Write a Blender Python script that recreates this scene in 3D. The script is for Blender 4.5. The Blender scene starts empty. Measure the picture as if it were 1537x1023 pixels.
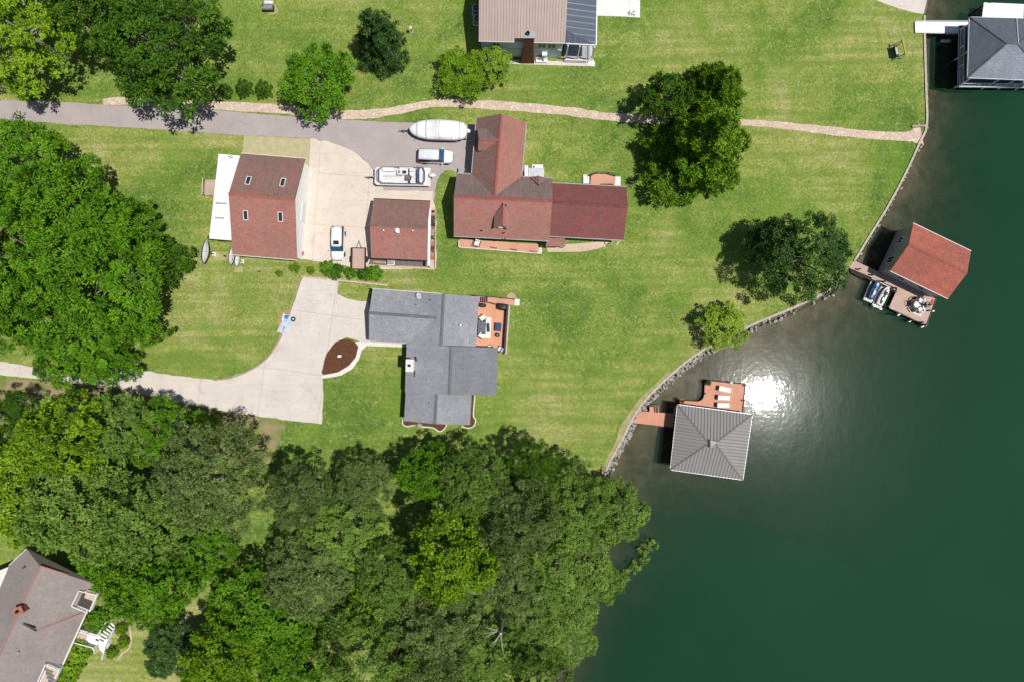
import bpy, bmesh, math, random
import numpy as np
from mathutils import Vector, Matrix
from mathutils.geometry import tessellate_polygon
random.seed(7)
SC = bpy.context.scene
COL = SC.collection
R = math.radians

# ---------------------------------------------------------------- survey: drone 96 m above the lawn, looking straight down
H, F = 96.0, 1024.67
K = H / F                       # metres per photo pixel at lawn level
WZ = -1.0                       # lake level
def W(px, py, z=0.0):
    s = (H - z) / F
    return Vector(((px - 768.5) * s, (511.5 - py) * s, z))
def W2(px, py, z=0.0):
    v = W(px, py, z); return (v.x, v.y)

# ---------------------------------------------------------------- materials
def nt(name):
    m = bpy.data.materials.new(name); m.use_nodes = True
    t = m.node_tree; t.nodes.clear()
    return m, t
class N:
    def __init__(s, t): s.t = t
    def __call__(s, typ, **kw):
        n = s.t.nodes.new(typ); ins = kw.pop('i', {})
        for k, v in kw.items(): setattr(n, k, v)
        for k, v in ins.items():
            if hasattr(v, 'is_output'): s.t.links.new(v, n.inputs[k])
            else: n.inputs[k].default_value = v
        return n
    def noise(s, vec, scale, detail=3, dist=0, rough=.5):
        return s('ShaderNodeTexNoise', i={'Vector': vec, 'Scale': scale, 'Detail': detail, 'Distortion': dist, 'Roughness': rough}).outputs['Fac']
    def ramp(s, fac, stops):
        r = s('ShaderNodeValToRGB', i={'Fac': fac}); e = r.color_ramp.elements
        while len(e) < len(stops): e.new(.5)
        for el, (p, c) in zip(e, stops):
            el.position = p; el.color = (*c, 1) if len(c) == 3 else c
        return r.outputs['Color']
    def mr(s, v, a, b, c=0., d=1.):
        return s('ShaderNodeMapRange', i={'Value': v, 'From Min': a, 'From Max': b, 'To Min': c, 'To Max': d}).outputs['Result']
    def math(s, op, a, b=0.):
        return s('ShaderNodeMath', operation=op, i={0: a, 1: b}).outputs[0]
    def mix(s, fac, a, b, mode='MIX'):
        n = s('ShaderNodeMix', data_type='RGBA', blend_type=mode)
        for k, v in ((0, fac), (6, a), (7, b)):
            if hasattr(v, 'is_output'): s.t.links.new(v, n.inputs[k])
            else: n.inputs[k].default_value = ((*v, 1) if hasattr(v, '__len__') and len(v) == 3 else v)
        return n.outputs[2]
    def bump(s, h, strength, dist=.1):
        return s('ShaderNodeBump', i={'Height': h, 'Strength': strength, 'Distance': dist}).outputs['Normal']
    def out(s, col, rough=.7, metal=0., normal=None, spec=.3, **kw):
        b = s('ShaderNodeBsdfPrincipled')
        ins = {'Base Color': col, 'Roughness': rough, 'Metallic': metal, 'Specular IOR Level': spec, **kw}
        if normal is not None: ins['Normal'] = normal
        for k, v in ins.items():
            if hasattr(v, 'is_output'): s.t.links.new(v, b.inputs[k])
            else: b.inputs[k].default_value = (*v, 1) if hasattr(v, '__len__') and len(v) == 3 else v
        o = s('ShaderNodeOutputMaterial'); s.t.links.new(b.outputs[0], o.inputs['Surface'])
        return b
MATS = {}
def mk(name, c, c2=None, scale=4., rough=.6, metal=0., bump=0., spec=.3, dist=0., lo=.38, hi=.62, detail=4):
    if name in MATS: return MATS[name]
    m, t = nt(name); n = N(t)
    vec = n('ShaderNodeTexCoord').outputs['Object']
    if c2 is None: c2 = tuple(x * .86 for x in c)
    f = n.noise(vec, scale, detail, dist)
    col = n.ramp(f, [(lo, c), (hi, c2)])
    nm = n.bump(n.noise(vec, scale * 4, 3), bump, .05) if bump else None
    n.out(col, rough, metal, nm, spec); MATS[name] = m
    return m
def shingle(name, c1, c2, c3, streak=.0):
    """asphalt shingles: courses on UV in metres, mottled granules and weathering"""
    m, t = nt(name); n = N(t)
    uv = n('ShaderNodeTexCoord').outputs['UV']; ob = n('ShaderNodeTexCoord').outputs['Object']
    br = n('ShaderNodeTexBrick', i={'Vector': uv, 'Scale': 1., 'Mortar Size': .012, 'Mortar Smooth': .3, 'Bias': 0., 'Brick Width': .9, 'Row Height': .34,
           'Color1': (*c1, 1), 'Color2': (*c2, 1), 'Mortar': (*[x * .72 for x in c2], 1)}); br.offset = .37
    blot = n.noise(ob, 1.1, 5, .6, .6)
    col = n.mix(n.mr(blot, .42, .68), br.outputs['Color'], c3)
    big = n.noise(ob, .22, 3)
    col = n.mix(n.mr(big, .38, .66, 0, .6), col, tuple(x * .8 for x in c3))
    if streak:
        mp = n('ShaderNodeMapping', i={'Vector': uv, 'Scale': (3.2, .22, 1)}).outputs[0]
        sN = n.noise(mp, 1.5, 3, .4)
        col = n.mix(n.mr(sN, .45, .62, 0, streak), col, tuple(x * .62 for x in c3))
    col = n.mix(n.mr(n.noise(ob, 3.2, 3, .8), .50, .68, 0, .55), col, tuple(x * .62 for x in c3))
    col = n.mix(n.mr(n.noise(ob, 2.3, 4, .4), .58, .74, 0, .35), col, tuple(min(1, x * 1.3) for x in c1))
    fine = n.noise(ob, 14, 2)
    col = n.mix(n.mr(fine, .3, .7, 0, .3), col, tuple(x * .6 for x in c1))
    n.out(col, .88, 0, n.bump(br.outputs['Fac'], .5, -.02), .2); MATS[name] = m
    return m
def seam_metal(name, c1, c2, pitch, c3=None, rough=.45, metal=.0, dirt=.25):
    """ribbed metal sheet: u runs along the eave in metres"""
    m, t = nt(name); n = N(t)
    uv = n('ShaderNodeTexCoord').outputs['UV']; ob = n('ShaderNodeTexCoord').outputs['Object']
    sx = n('ShaderNodeSeparateXYZ', i={'Vector': uv}).outputs
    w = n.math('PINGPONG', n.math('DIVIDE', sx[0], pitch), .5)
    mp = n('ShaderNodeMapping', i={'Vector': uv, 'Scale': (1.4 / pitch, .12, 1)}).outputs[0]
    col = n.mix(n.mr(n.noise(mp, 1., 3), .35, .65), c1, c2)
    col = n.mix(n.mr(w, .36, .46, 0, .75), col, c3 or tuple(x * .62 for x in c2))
    col = n.mix(n.mr(n.noise(ob, .5, 5), .4, .75, 0, dirt), col, tuple(x * .6 for x in c2))
    n.out(col, rough, metal, n.bump(n.mr(w, .38, .48), .6, .04), .4); MATS[name] = m
    return m
def planks(name, c1, c2, width=.15, ang=0., rough=.7, gap=.5):
    m, t = nt(name); n = N(t)
    ob = n('ShaderNodeTexCoord').outputs['Object']
    v = n('ShaderNodeMapping', i={'Vector': ob, 'Rotation': (0, 0, ang)}).outputs[0]
    s = n('ShaderNodeSeparateXYZ', i={'Vector': v}).outputs
    q = n.math('DIVIDE', s[0], width); cell = n.math('FLOOR', q)
    rnd = n('ShaderNodeTexWhiteNoise', noise_dimensions='1D', i={'W': cell}).outputs['Value']
    grain = n.noise(n('ShaderNodeMapping', i={'Vector': v, 'Scale': (6, .7, 1)}).outputs[0], 2, 4)
    col = n.mix(n.math('MULTIPLY', n.math('ADD', rnd, grain), .5), c1, c2)
    e = n.math('PINGPONG', q, .5)
    col = n.mix(n.mr(e, 0., .09, gap, 0), col, tuple(x * .25 for x in c1))
    col = n.mix(n.mr(n.noise(ob, .7, 4), .45, .7, 0, .3), col, tuple(x * .6 for x in c2))
    n.out(col, rough, 0, n.bump(n.mr(e, 0, .1), .4, .02), .25); MATS[name] = m
    return m
def concrete(name, c1, c2, stain, joint=0., crack=.3, ang=0.):
    m, t = nt(name); n = N(t)
    ob = n('ShaderNodeTexCoord').outputs['Object']
    col = n.mix(n.mr(n.noise(ob, .35, 6, .3, .6), .35, .65), c1, c2)
    col = n.mix(n.mr(n.noise(ob, .9, 5, 1.2, .65), .52, .78, 0, .6), col, stain)
    mp = n('ShaderNodeMapping', i={'Vector': ob, 'Rotation': (0, 0, ang), 'Scale': (.25, 2.2, 1)}).outputs[0]
    col = n.mix(n.mr(n.noise(mp, 1, 4), .5, .75, 0, .3), col, stain)
    wob = n('ShaderNodeMix', data_type='VECTOR'); wob.inputs[0].default_value = .22
    t.links.new(ob, wob.inputs[4]); t.links.new(n('ShaderNodeTexNoise', i={'Vector': ob, 'Scale': .8, 'Detail': 4}).outputs['Color'], wob.inputs[5])
    vo = n('ShaderNodeTexVoronoi', feature='DISTANCE_TO_EDGE', i={'Vector': wob.outputs[1], 'Scale': .42})
    ck = n.mr(vo.outputs['Distance'], 0, .012, 1, 0)
    ck = n.math('MULTIPLY', ck, n.mr(n.noise(ob, .15, 2), .45, .6))
    col = n.mix(n.math('MULTIPLY', ck, crack), col, tuple(x * .45 for x in stain))
    if joint:
        v = n('ShaderNodeMapping', i={'Vector': ob, 'Rotation': (0, 0, ang)}).outputs[0]
        s = n('ShaderNodeSeparateXYZ', i={'Vector': v}).outputs
        for a in (0, 1):
            e = n.math('PINGPONG', n.math('DIVIDE', s[a], joint), .5)
            col = n.mix(n.mr(e, 0, .011, .4, 0), col, tuple(x * .5 for x in stain))
    oil = n.noise(n('ShaderNodeMapping', i={'Vector': ob, 'Location': (17, 9, 0)}).outputs[0], .55, 4, 1.)
    col = n.mix(n.mr(oil, .60, .78, 0, .5), col, tuple(x * .8 for x in stain))
    fine = n.noise(ob, 9, 3)
    col = n.mix(n.mr(fine, .35, .7, 0, .18), col, tuple(x * .7 for x in c2))
    n.out(col, .85, 0, n.bump(fine, .15, .02), .2); MATS[name] = m
    return m
def leafmat(name, dark, mid, light, trans=.12):
    m, t = nt(name); n = N(t)
    at = n('ShaderNodeAttribute', attribute_name='tint').outputs['Fac']
    rnd = n('ShaderNodeObjectInfo').outputs['Random']
    f = n.math('ADD', at, n.math('MULTIPLY', n.math('SUBTRACT', rnd, .5), .16))
    ob = n('ShaderNodeTexCoord').outputs['Object']
    f = n.math('ADD', f, n.mr(n.noise(ob, .42, 3, .6), .3, .7, -.17, .17))
    col = n.ramp(f, [(0., dark), (.5, mid), (1., light)])
    col = n.mix(n.mr(n.noise(ob, .9, 2, .3), .56, .72, 0, .35), col, (light[0] * 1.15, light[1] * .92, light[2] * 1.1))
    b = n.out(col, .6, 0, None, .18)
    tr = n('ShaderNodeBsdfTranslucent'); t.links.new(n.mix(1., col, (1.0, 1.1, .35), 'MULTIPLY'), tr.inputs['Color'])
    ms = n('ShaderNodeMixShader'); ms.inputs[0].default_value = trans
    t.links.new(b.outputs[0], ms.inputs[1]); t.links.new(tr.outputs[0], ms.inputs[2])
    o = [x for x in t.nodes if x.type == 'OUTPUT_MATERIAL'][0]; t.links.new(ms.outputs[0], o.inputs['Surface'])
    MATS[name] = m
    return m

# ---------------------------------------------------------------- mesh building
class MB:
    def __init__(s, o=(0, 0, 0)): s.v, s.f, s.uv, s.o = [], [], [], Vector(o)
    def add(s, vs, fs, uvs=None):
        b = len(s.v); s.v += [Vector(p) for p in vs]
        for k, f in enumerate(fs):
            s.f.append([b + i for i in f]); s.uv.append(uvs[k] if uvs else None)
        return s
    def box(s, c, d, rz=0., rx=0., ry=0.):
        M = Matrix.Translation(c) @ Matrix.Rotation(rz, 4, 'Z') @ Matrix.Rotation(ry, 4, 'Y') @ Matrix.Rotation(rx, 4, 'X')
        vs = [M @ Vector((x * d[0] / 2, y * d[1] / 2, z * d[2] / 2)) for z in (-1, 1) for x, y in ((-1, -1), (1, -1), (1, 1), (-1, 1))]
        return s.add(vs, [(3, 2, 1, 0), (4, 5, 6, 7), (0, 1, 5, 4), (1, 2, 6, 5), (2, 3, 7, 6), (3, 0, 4, 7)])
    def bar(s, p, q, w, h, up=(0, 0, 1)):
        p, q = Vector(p), Vector(q); d = (q - p); 
        if d.length < 1e-5: return s
        d.normalize(); u = Vector(up)
        if abs(d.dot(u)) > .98: u = Vector((1, 0, 0))
        a = d.cross(u).normalized() * (w / 2); b = a.cross(d).normalized() * (h / 2)
        vs = [e + x * a + y * b for e in (p, q) for x, y in ((-1, -1), (1, -1), (1, 1), (-1, 1))]
        return s.add(vs, [(0, 1, 2, 3), (7, 6, 5, 4), (4, 5, 1, 0), (5, 6, 2, 1), (6, 7, 3, 2), (7, 4, 0, 3)])
    def prism(s, poly, z0, z1, uvs=False):
        """poly: list of xy; z0/z1 numbers"""
        if sum(poly[i][0] * poly[(i + 1) % len(poly)][1] - poly[(i + 1) % len(poly)][0] * poly[i][1] for i in range(len(poly))) < 0: poly = poly[::-1]
        n = len(poly); vs = [(p[0], p[1], z0) for p in poly] + [(p[0], p[1], z1) for p in poly]
        tri = tessellate_polygon([[Vector((p[0], p[1], 0)) for p in poly]])
        fs = []
        for t in tri:
            a, b, c = (poly[i] for i in t)
            if (b[0] - a[0]) * (c[1] - a[1]) - (c[0] - a[0]) * (b[1] - a[1]) < 0: t = (t[0], t[2], t[1])
            fs.append(tuple(n + i for i in t)); fs.append(tuple(reversed(t)))
        fs += [(i, (i + 1) % n, n + (i + 1) % n, n + i) for i in range(n)]
        return s.add(vs, fs)
    def sheet(s, poly, z):
        tri = tessellate_polygon([[Vector((p[0], p[1], 0)) for p in poly]]); fs = []
        for t in tri:
            a, b, c = (poly[i] for i in t)
            if (b[0] - a[0]) * (c[1] - a[1]) - (c[0] - a[0]) * (b[1] - a[1]) < 0: t = (t[0], t[2], t[1])
            fs.append(tuple(t))
        return s.add([(p[0], p[1], z) for p in poly], fs)
    def tube(s, pts, r, n=6, cap=True):
        pts = [Vector(p) for p in pts]; rs = r if isinstance(r, (list, tuple)) else [r] * len(pts)
        vs, fs = [], []
        for i, p in enumerate(pts):
            d = (pts[min(i + 1, len(pts) - 1)] - pts[max(i - 1, 0)]).normalized()
            u = Vector((0, 0, 1)) if abs(d.z) < .9 else Vector((1, 0, 0))
            a = d.cross(u).normalized(); b = a.cross(d)
            vs += [p + (a * math.cos(k * 2 * math.pi / n) + b * math.sin(k * 2 * math.pi / n)) * rs[i] for k in range(n)]
        for i in range(len(pts) - 1):
            fs += [(i * n + k, i * n + (k + 1) % n, (i + 1) * n + (k + 1) % n, (i + 1) * n + k) for k in range(n)]
        if cap: fs += [tuple(range(n))[::-1], tuple((len(pts) - 1) * n + k for k in range(n))]
        return s.add(vs, fs)
    def lathe(s, prof, n=16, M=Matrix()):
        vs, fs = [], []
        for r, z in prof:
            vs += [M @ Vector((r * math.cos(k * 2 * math.pi / n), r * math.sin(k * 2 * math.pi / n), z)) for k in range(n)]
        for i in range(len(prof) - 1):
            fs += [(i * n + k, i * n + (k + 1) % n, (i + 1) * n + (k + 1) % n, (i + 1) * n + k) for k in range(n)]
        fs += [tuple(range(n))[::-1], tuple((len(prof) - 1) * n + k for k in range(n))]
        return s.add(vs, fs)
    def loft(s, rings, cap=True):
        n = len(rings[0]); vs = [p for r in rings for p in r]; fs = []
        for i in range(len(rings) - 1):
            fs += [(i * n + k, i * n + (k + 1) % n, (i + 1) * n + (k + 1) % n, (i + 1) * n + k) for k in range(n)]
        if cap: fs += [tuple(range(n))[::-1], tuple((len(rings) - 1) * n + k for k in range(n))]
        return s.add(vs, fs)
    def plate(s, c4, th, inset=0.):
        """thin plate on the outside of a quad (ccw seen from outside), inset as a share"""
        c = [Vector(p) for p in c4]; m = sum(c, Vector()) / 4
        nrm = (c[1] - c[0]).cross(c[3] - c[0]).normalized()
        c = [p + (m - p) * inset for p in c]
        vs = [p - nrm * .01 for p in c] + [p + nrm * th for p in c]
        return s.add(vs, [(3, 2, 1, 0), (4, 5, 6, 7), (0, 1, 5, 4), (1, 2, 6, 5), (2, 3, 7, 6), (3, 0, 4, 7)])
    def build(s, name, mat, parent=None, bevel=0., smooth=False, sub=0):
        me = bpy.data.meshes.new(name)
        me.from_pydata([tuple(p - s.o) for p in s.v], [], s.f)
        if any(s.uv):
            ul = me.uv_layers.new(name='UVMap'); k = 0
            for f, u in zip(s.f, s.uv):
                for j in range(len(f)):
                    ul.data[k].uv = u[j] if u else (0, 0); k += 1
        me.materials.append(mat); me.validate(); me.update()
        ob = bpy.data.objects.new(name, me); COL.objects.link(ob)
        if parent: ob.parent = parent
        if smooth:
            for p in me.polygons: p.use_smooth = True
        if bevel:
            b = ob.modifiers.new('bevel', 'BEVEL'); b.width = bevel; b.segments = 2; b.limit_method = 'ANGLE'; b.angle_limit = R(40)
        if sub:
            b = ob.modifiers.new('sub', 'SUBSURF'); b.levels = b.render_levels = sub
        return ob
def tag(o, label=None, cat=None, group=None, kind=None):
    if label: o['label'] = label
    if cat: o['category'] = cat
    if group: o['group'] = group
    if kind: o['kind'] = kind
    return o
def thing(name, label, cat, loc=(0, 0, 0), rz=0., group=None):
    o = bpy.data.objects.new(name, None); COL.objects.link(o)
    o.empty_display_size = .3; o.location = loc; o.rotation_euler = (0, 0, rz)
    return tag(o, label, cat, group)
def copy_tree(o, parent=None):
    c = o.copy(); COL.objects.link(c)
    if parent: c.parent = parent
    for ch in list(o.children): copy_tree(ch, c)
    return c
def smooth_line(pts, k=6, closed=False):
    P = [Vector(p) for p in pts]; out = []; n = len(P)
    rng = range(n if closed else n - 1)
    for i in rng:
        p0 = P[(i - 1) % n] if closed or i > 0 else P[i]; p1 = P[i]; p2 = P[(i + 1) % n]
        p3 = P[(i + 2) % n] if closed or i + 2 < n else p2
        for j in range(k):
            t = j / k
            out.append(.5 * ((2 * p1) + (p2 - p0) * t + (2 * p0 - 5 * p1 + 4 * p2 - p3) * t * t + (3 * p1 - p0 - 3 * p2 + p3) * t ** 3))
    if not closed: out.append(P[-1])
    return out
def band(pts, w):
    """polygon of a strip of width w (number or list) along xy points"""
    L, Rr = [], []
    for i, p in enumerate(pts):
        d = (Vector(pts[min(i + 1, len(pts) - 1)]) - Vector(pts[max(i - 1, 0)])).normalized()
        ww = (w[i] if isinstance(w, (list, tuple)) else w) / 2
        L.append((p[0] - d[1] * ww, p[1] + d[0] * ww)); Rr.append((p[0] + d[1] * ww, p[1] - d[0] * ww))
    return L + Rr[::-1]
def px_poly(pts, z=0.): return [W2(x, y, z) for x, y in pts]

# ---------------------------------------------------------------- palette
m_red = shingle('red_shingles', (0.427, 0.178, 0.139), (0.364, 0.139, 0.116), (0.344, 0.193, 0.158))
m_red2 = shingle('weathered_shaded_red_shingles', (0.338, 0.153, 0.131), (0.285, 0.130, 0.117), (0.239, 0.176, 0.144), .5)  # weathered, and darkened in colour for slopes turned from the sun
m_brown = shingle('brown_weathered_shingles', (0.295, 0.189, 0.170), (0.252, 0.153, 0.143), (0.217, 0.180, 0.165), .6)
m_wine = shingle('wine_red_shingles', (0.273, 0.083, 0.078), (0.230, 0.072, 0.069), (0.218, 0.103, 0.091))
m_grey = shingle('grey_shingles', (0.349, 0.354, 0.379), (0.306, 0.313, 0.337), (0.264, 0.272, 0.300))
m_greyB = shingle('dark_grey_shingles', (0.220, 0.225, 0.249), (0.193, 0.199, 0.220), (0.164, 0.171, 0.193))
m_old = shingle('pinkish_grey_shingles', (0.334, 0.275, 0.259), (0.292, 0.248, 0.232), (0.260, 0.236, 0.227))
m_rust = shingle('rusty_red_roofing', (0.505, 0.145, 0.095), (0.417, 0.117, 0.082), (0.278, 0.117, 0.095))
m_greyE = shingle('mid_grey_shingles', (0.257, 0.258, 0.285), (0.228, 0.231, 0.257), (0.195, 0.198, 0.223), .25)
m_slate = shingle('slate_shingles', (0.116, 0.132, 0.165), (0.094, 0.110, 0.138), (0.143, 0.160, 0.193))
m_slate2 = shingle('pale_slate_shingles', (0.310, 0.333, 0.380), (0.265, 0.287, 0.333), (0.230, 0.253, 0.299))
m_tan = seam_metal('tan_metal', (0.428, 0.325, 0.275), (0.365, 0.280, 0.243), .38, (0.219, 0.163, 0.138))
m_blue = seam_metal('dark_blue_metal', (.085, .11, .15), (.07, .09, .125), .8, (.15, .175, .21))
m_pewter = seam_metal('pewter_metal', (0.271, 0.251, 0.244), (0.244, 0.227, 0.220), .44, (0.175, 0.163, 0.158), dirt=.15)
m_whitemetal = seam_metal('white_metal', (.80, .80, .80), (.76, .76, .77), .45, (.66, .66, .67), dirt=.12)
m_white = mk('white_paint', (.78, .78, .77), (.70, .70, .69), 2)
m_trim = mk('cream_trim', (.62, .57, .50), (.55, .50, .44), 3)
m_bright = mk('bright_white_siding', (.90, .90, .89), (.86, .86, .85), 1.5)
m_siding = mk('white_siding', (.74, .73, .70), (.66, .65, .63), 1.5)
m_bsiding = mk('blue_grey_siding', (.58, .64, .72), (.52, .58, .66), 1.2)
m_gsiding = mk('grey_siding', (.36, .36, .37), (.31, .31, .32), 1.2)
m_dsiding = mk('shade_dark_siding', (.12, .14, .17), (.09, .11, .14), 1.2)  # boathouse wall: its shade is put into this dark colour
m_glass = mk('dark_window_glass', (.02, .028, .035), (.03, .04, .05), 1, .08, spec=.6)
m_carglass = mk('blue_car_glass', (.03, .07, .13), (.05, .12, .20), 1.5, .06, spec=.7)
m_brick = mk('red_brick', (.20, .075, .05), (.14, .055, .04), 6, .85, bump=.4)
m_wood = planks('terracotta_decking', (0.621, 0.300, 0.200), (0.540, 0.247, 0.160), .16, 0)
m_woodx = planks('terracotta_decking_across', (0.625, 0.329, 0.225), (0.550, 0.273, 0.180), .16, R(90))
m_orange = planks('orange_decking', (0.702, 0.352, 0.210), (0.621, 0.300, 0.175), .15, 0)
m_dockw = planks('pinkish_dock_boards', (0.517, 0.363, 0.297), (0.440, 0.308, 0.253), .16, R(62))
m_plank = mk('weathered_timber', (.38, .28, .21), (.28, .20, .15), 3, .8)
m_pale = mk('pale_timber', (.58, .46, .36), (.46, .36, .28), 3, .8)
m_post = mk('dark_post_timber', (.05, .042, .036), (.08, .066, .055), 5, .8)
m_black = mk('black_metal', (.018, .018, .02), (.028, .028, .03), 4, .45)
m_rubber = mk('tyre_rubber', (.02, .02, .02), (.03, .03, .03), 6, .8)
m_steel = mk('galvanised_steel', (.42, .43, .44), (.33, .34, .35), 4, .4, .6)
m_alu = mk('aluminium', (.55, .56, .58), (.45, .46, .48), 3, .35, .7)
m_carwhite = mk('white_car_paint', (.80, .80, .80), (.77, .77, .78), 1, .22, spec=.5)
m_carsilver = mk('silver_white_car_paint', (.70, .72, .76), (.64, .66, .71), 1, .22, spec=.5)
m_cushion = mk('white_cushion', (.76, .74, .70), (.66, .64, .60), 4, .8)
m_gcush = mk('grey_cushion', (.16, .165, .19), (.12, .125, .15), 5, .85)
m_navy = mk('navy_fabric', (.035, .05, .12), (.05, .07, .15), 4, .7)
m_blueP = mk('bright_blue_plastic', (.05, .20, .48), (.08, .28, .55), 3, .4)
m_mulch = mk('brown_mulch', (0.142, 0.057, 0.027), (0.081, 0.035, 0.019), 5, .95, bump=.8, detail=6)
m_redP = mk('red_paint', (.45, .03, .03), (.36, .025, .025), 3, .45)
m_orangeP = mk('orange_brick_pile', (.55, .17, .07), (.42, .11, .05), 6, .8, bump=.3)
m_bark = mk('grey_bark', (.26, .225, .19), (.16, .135, .11), 5, .9, bump=.5)
m_barkpale = mk('pale_bare_wood', (.42, .39, .34), (.30, .28, .24), 5, .85, bump=.3)
m_stone = mk('pale_riprap_stone', (0.406, 0.382, 0.359), (0.234, 0.218, 0.207), 2.2, .9, bump=.5)
m_cap = mk('seawall_cap', (0.493, 0.425, 0.348), (0.391, 0.332, 0.264), 2.5, .85)
m_kerb = mk('white_kerb', (.72, .69, .64), (.60, .57, .53), 3, .85)
m_dish = mk('satellite_dish_mesh', (.90, .90, .89), (.82, .82, .81), 3, .5)
m_concB = concrete('cream_concrete', (0.660, 0.573, 0.488), (0.599, 0.516, 0.435), (0.469, 0.398, 0.332), 7.2, .3, R(4))
m_concA = concrete('pale_pink_concrete', (0.638, 0.582, 0.526), (0.574, 0.521, 0.468), (0.446, 0.397, 0.353), 8.5, .35, R(8))
m_slab = concrete('white_concrete', (.74, .74, .72), (.70, .70, .68), (.58, .58, .56), 5.5, .25)
m_asph = concrete('old_asphalt', (0.406, 0.356, 0.344), (0.350, 0.312, 0.306), (0.450, 0.338, 0.294), 0, .5)
m_patio = concrete('tan_patio_concrete', (.60, .48, .36), (.54, .42, .32), (.42, .33, .25), 0, .4)
# ---------------------------------------------------------------- setting: land, lake, roads
SHORE_PX = [(1420, -900), (1402, -300), (1398, -60), (1392, 0), (1386, 24), (1386, 60), (1388, 130), (1389, 188), (1379, 213), (1360, 255), (1332, 308), (1306, 350), (1281, 391),
            (1262, 421), (1236, 439), (1190, 461), (1125, 488), (1088, 510), (1055, 524), (1012, 556), (962, 606), (932, 660), (906, 712), (893, 770), (884, 850), (862, 930), (828, 1023), (790, 1150), (700, 1400), (500, 1900)]
SHORE_W = [9, 8, 8, 8, 7, 7, 7, 7, 8, 9, 10, 11, 12, 12, 15, 18, 20, 22, 23, 23, 22, 19, 15, 11, 8, 6, 6, 7, 9, 9]
shore = [Vector((*W2(x, y), 0)) for x, y in SHORE_PX]
sh = smooth_line([tuple(p)[:2] + (0,) for p in shore], 5)
shw = np.interp(np.arange(len(sh)) / 5, np.arange(len(SHORE_W)), SHORE_W)
shxy = [(p.x, p.y) for p in sh]
BIG = 420.
land_poly = shxy + [(shxy[-1][0], -BIG), (-BIG, -BIG), (-BIG, BIG), (shxy[0][0], BIG)]

def lawn_mat():
    m, t = nt('lawn_grass'); n = N(t)
    ob = n('ShaderNodeTexCoord').outputs['Object']
    big = n.noise(ob, .055, 5, .6, .55)
    med = n.noise(ob, .30, 5, .9, .62)
    sq = n.noise(ob, 1.05, 3, 1.6, .55)
    fine = n.noise(ob, 3.2, 4, .8, .65)
    f = n.math('ADD', n.math('ADD', n.math('MULTIPLY', big, 1.15), n.math('MULTIPLY', med, .60)), n.math('MULTIPLY', fine, .55))
    f = n.mr(f, .90, 1.36)
    col = n.ramp(f, [(0., (.055, .125, .014)), (.3, (.140, .215, .028)), (.55, (.235, .28, .050)), (.8, (.315, .325, .085)), (1., (.41, .375, .155))])
    # thin curling pale blades / runners
    curl = n.math('ABSOLUTE', n.math('SUBTRACT', sq, .5))
    msk = n.math('MULTIPLY', n.mr(curl, .012, .045, 1, 0), n.mr(fine, .38, .6))
    col = n.mix(n.math('MULTIPLY', msk, .42), col, (.60, .57, .33))
    sq2 = n.noise(ob, 1.9, 2, 1.2)
    dk = n.mr(n.math('ABSOLUTE', n.math('SUBTRACT', sq2, .5)), .01, .05, 1, 0)
    col = n.mix(n.math('MULTIPLY', dk, .45), col, (.05, .12, .015))
    # mowing stripes
    v = n('ShaderNodeMapping', i={'Vector': ob, 'Rotation': (0, 0, R(4)), 'Scale': (.05, .9, 1)}).outputs[0]
    mow = n.noise(v, 1.2, 2)
    col = n.mix(n.mr(mow, .38, .62, 0, .5), col, (.10, .185, .026))
    grn = n.noise(n('ShaderNodeMapping', i={'Vector': ob, 'Location': (31, 7, 0)}).outputs[0], .10, 4, .8)
    col = n.mix(n.mr(grn, .55, .72, 0, .5), col, (.12, .235, .022))
    # bare, brownish earth
    bare = n.noise(n('ShaderNodeMapping', i={'Vector': ob, 'Location': (11, 47, 0)}).outputs[0], .2, 5, .5, .6)
    col = n.mix(n.mr(bare, .66, .78, 0, .55), col, (.38, .30, .17))
    grain = n.noise(ob, 6, 3, .5)
    col = n.mix(n.mr(grain, .50, .70, 0, .42), col, (.06, .12, .016))
    clod = n.noise(n('ShaderNodeMapping', i={'Vector': ob, 'Location': (5, 3, 0)}).outputs[0], 2.4, 3, 1.4)
    col = n.mix(n.mr(clod, .56, .70, 0, .34), col, (.07, .15, .02))
    col = n.mix(n.mr(clod, .30, .42, .18, 0), col, (.46, .43, .20))
    hb = n.math('ADD', n.math('MULTIPLY', fine, .6), n.math('MULTIPLY', sq, .6))
    n.out(col, .9, 0, n.bump(hb, .55, .16), .12)
    return m
m_lawn = lawn_mat()
mb = MB()
mb.sheet(land_poly, 0)
tag(mb.build('ground', m_lawn), kind='structure')

# bank below the lawn edge
m_mud = mk('lake_mud', (.16, .125, .085), (.10, .08, .055), .8, .9, bump=.4, detail=6)
mb = MB(); n_ = len(shxy)
vs = []; 
for i, p in enumerate(shxy):
    d = (Vector(shxy[min(i + 1, n_ - 1)]) - Vector(shxy[max(i - 1, 0)])).normalized(); nx, ny = -d[1], d[0]      # towards the water (shore runs north to south, water east)
    vs += [(p[0], p[1], -.001), (p[0] + nx * .25, p[1] + ny * .25, -.55), (p[0] + nx * 1.1, p[1] + ny * 1.1, -1.45)]
fs = []
for i in range(n_ - 1):
    for k in (0, 1): fs.append((i * 3 + k, i * 3 + k + 1, (i + 1) * 3 + k + 1, (i + 1) * 3 + k))
mb.add(vs, fs); tag(mb.build('lake_bank', m_mud), kind='structure')

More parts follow.
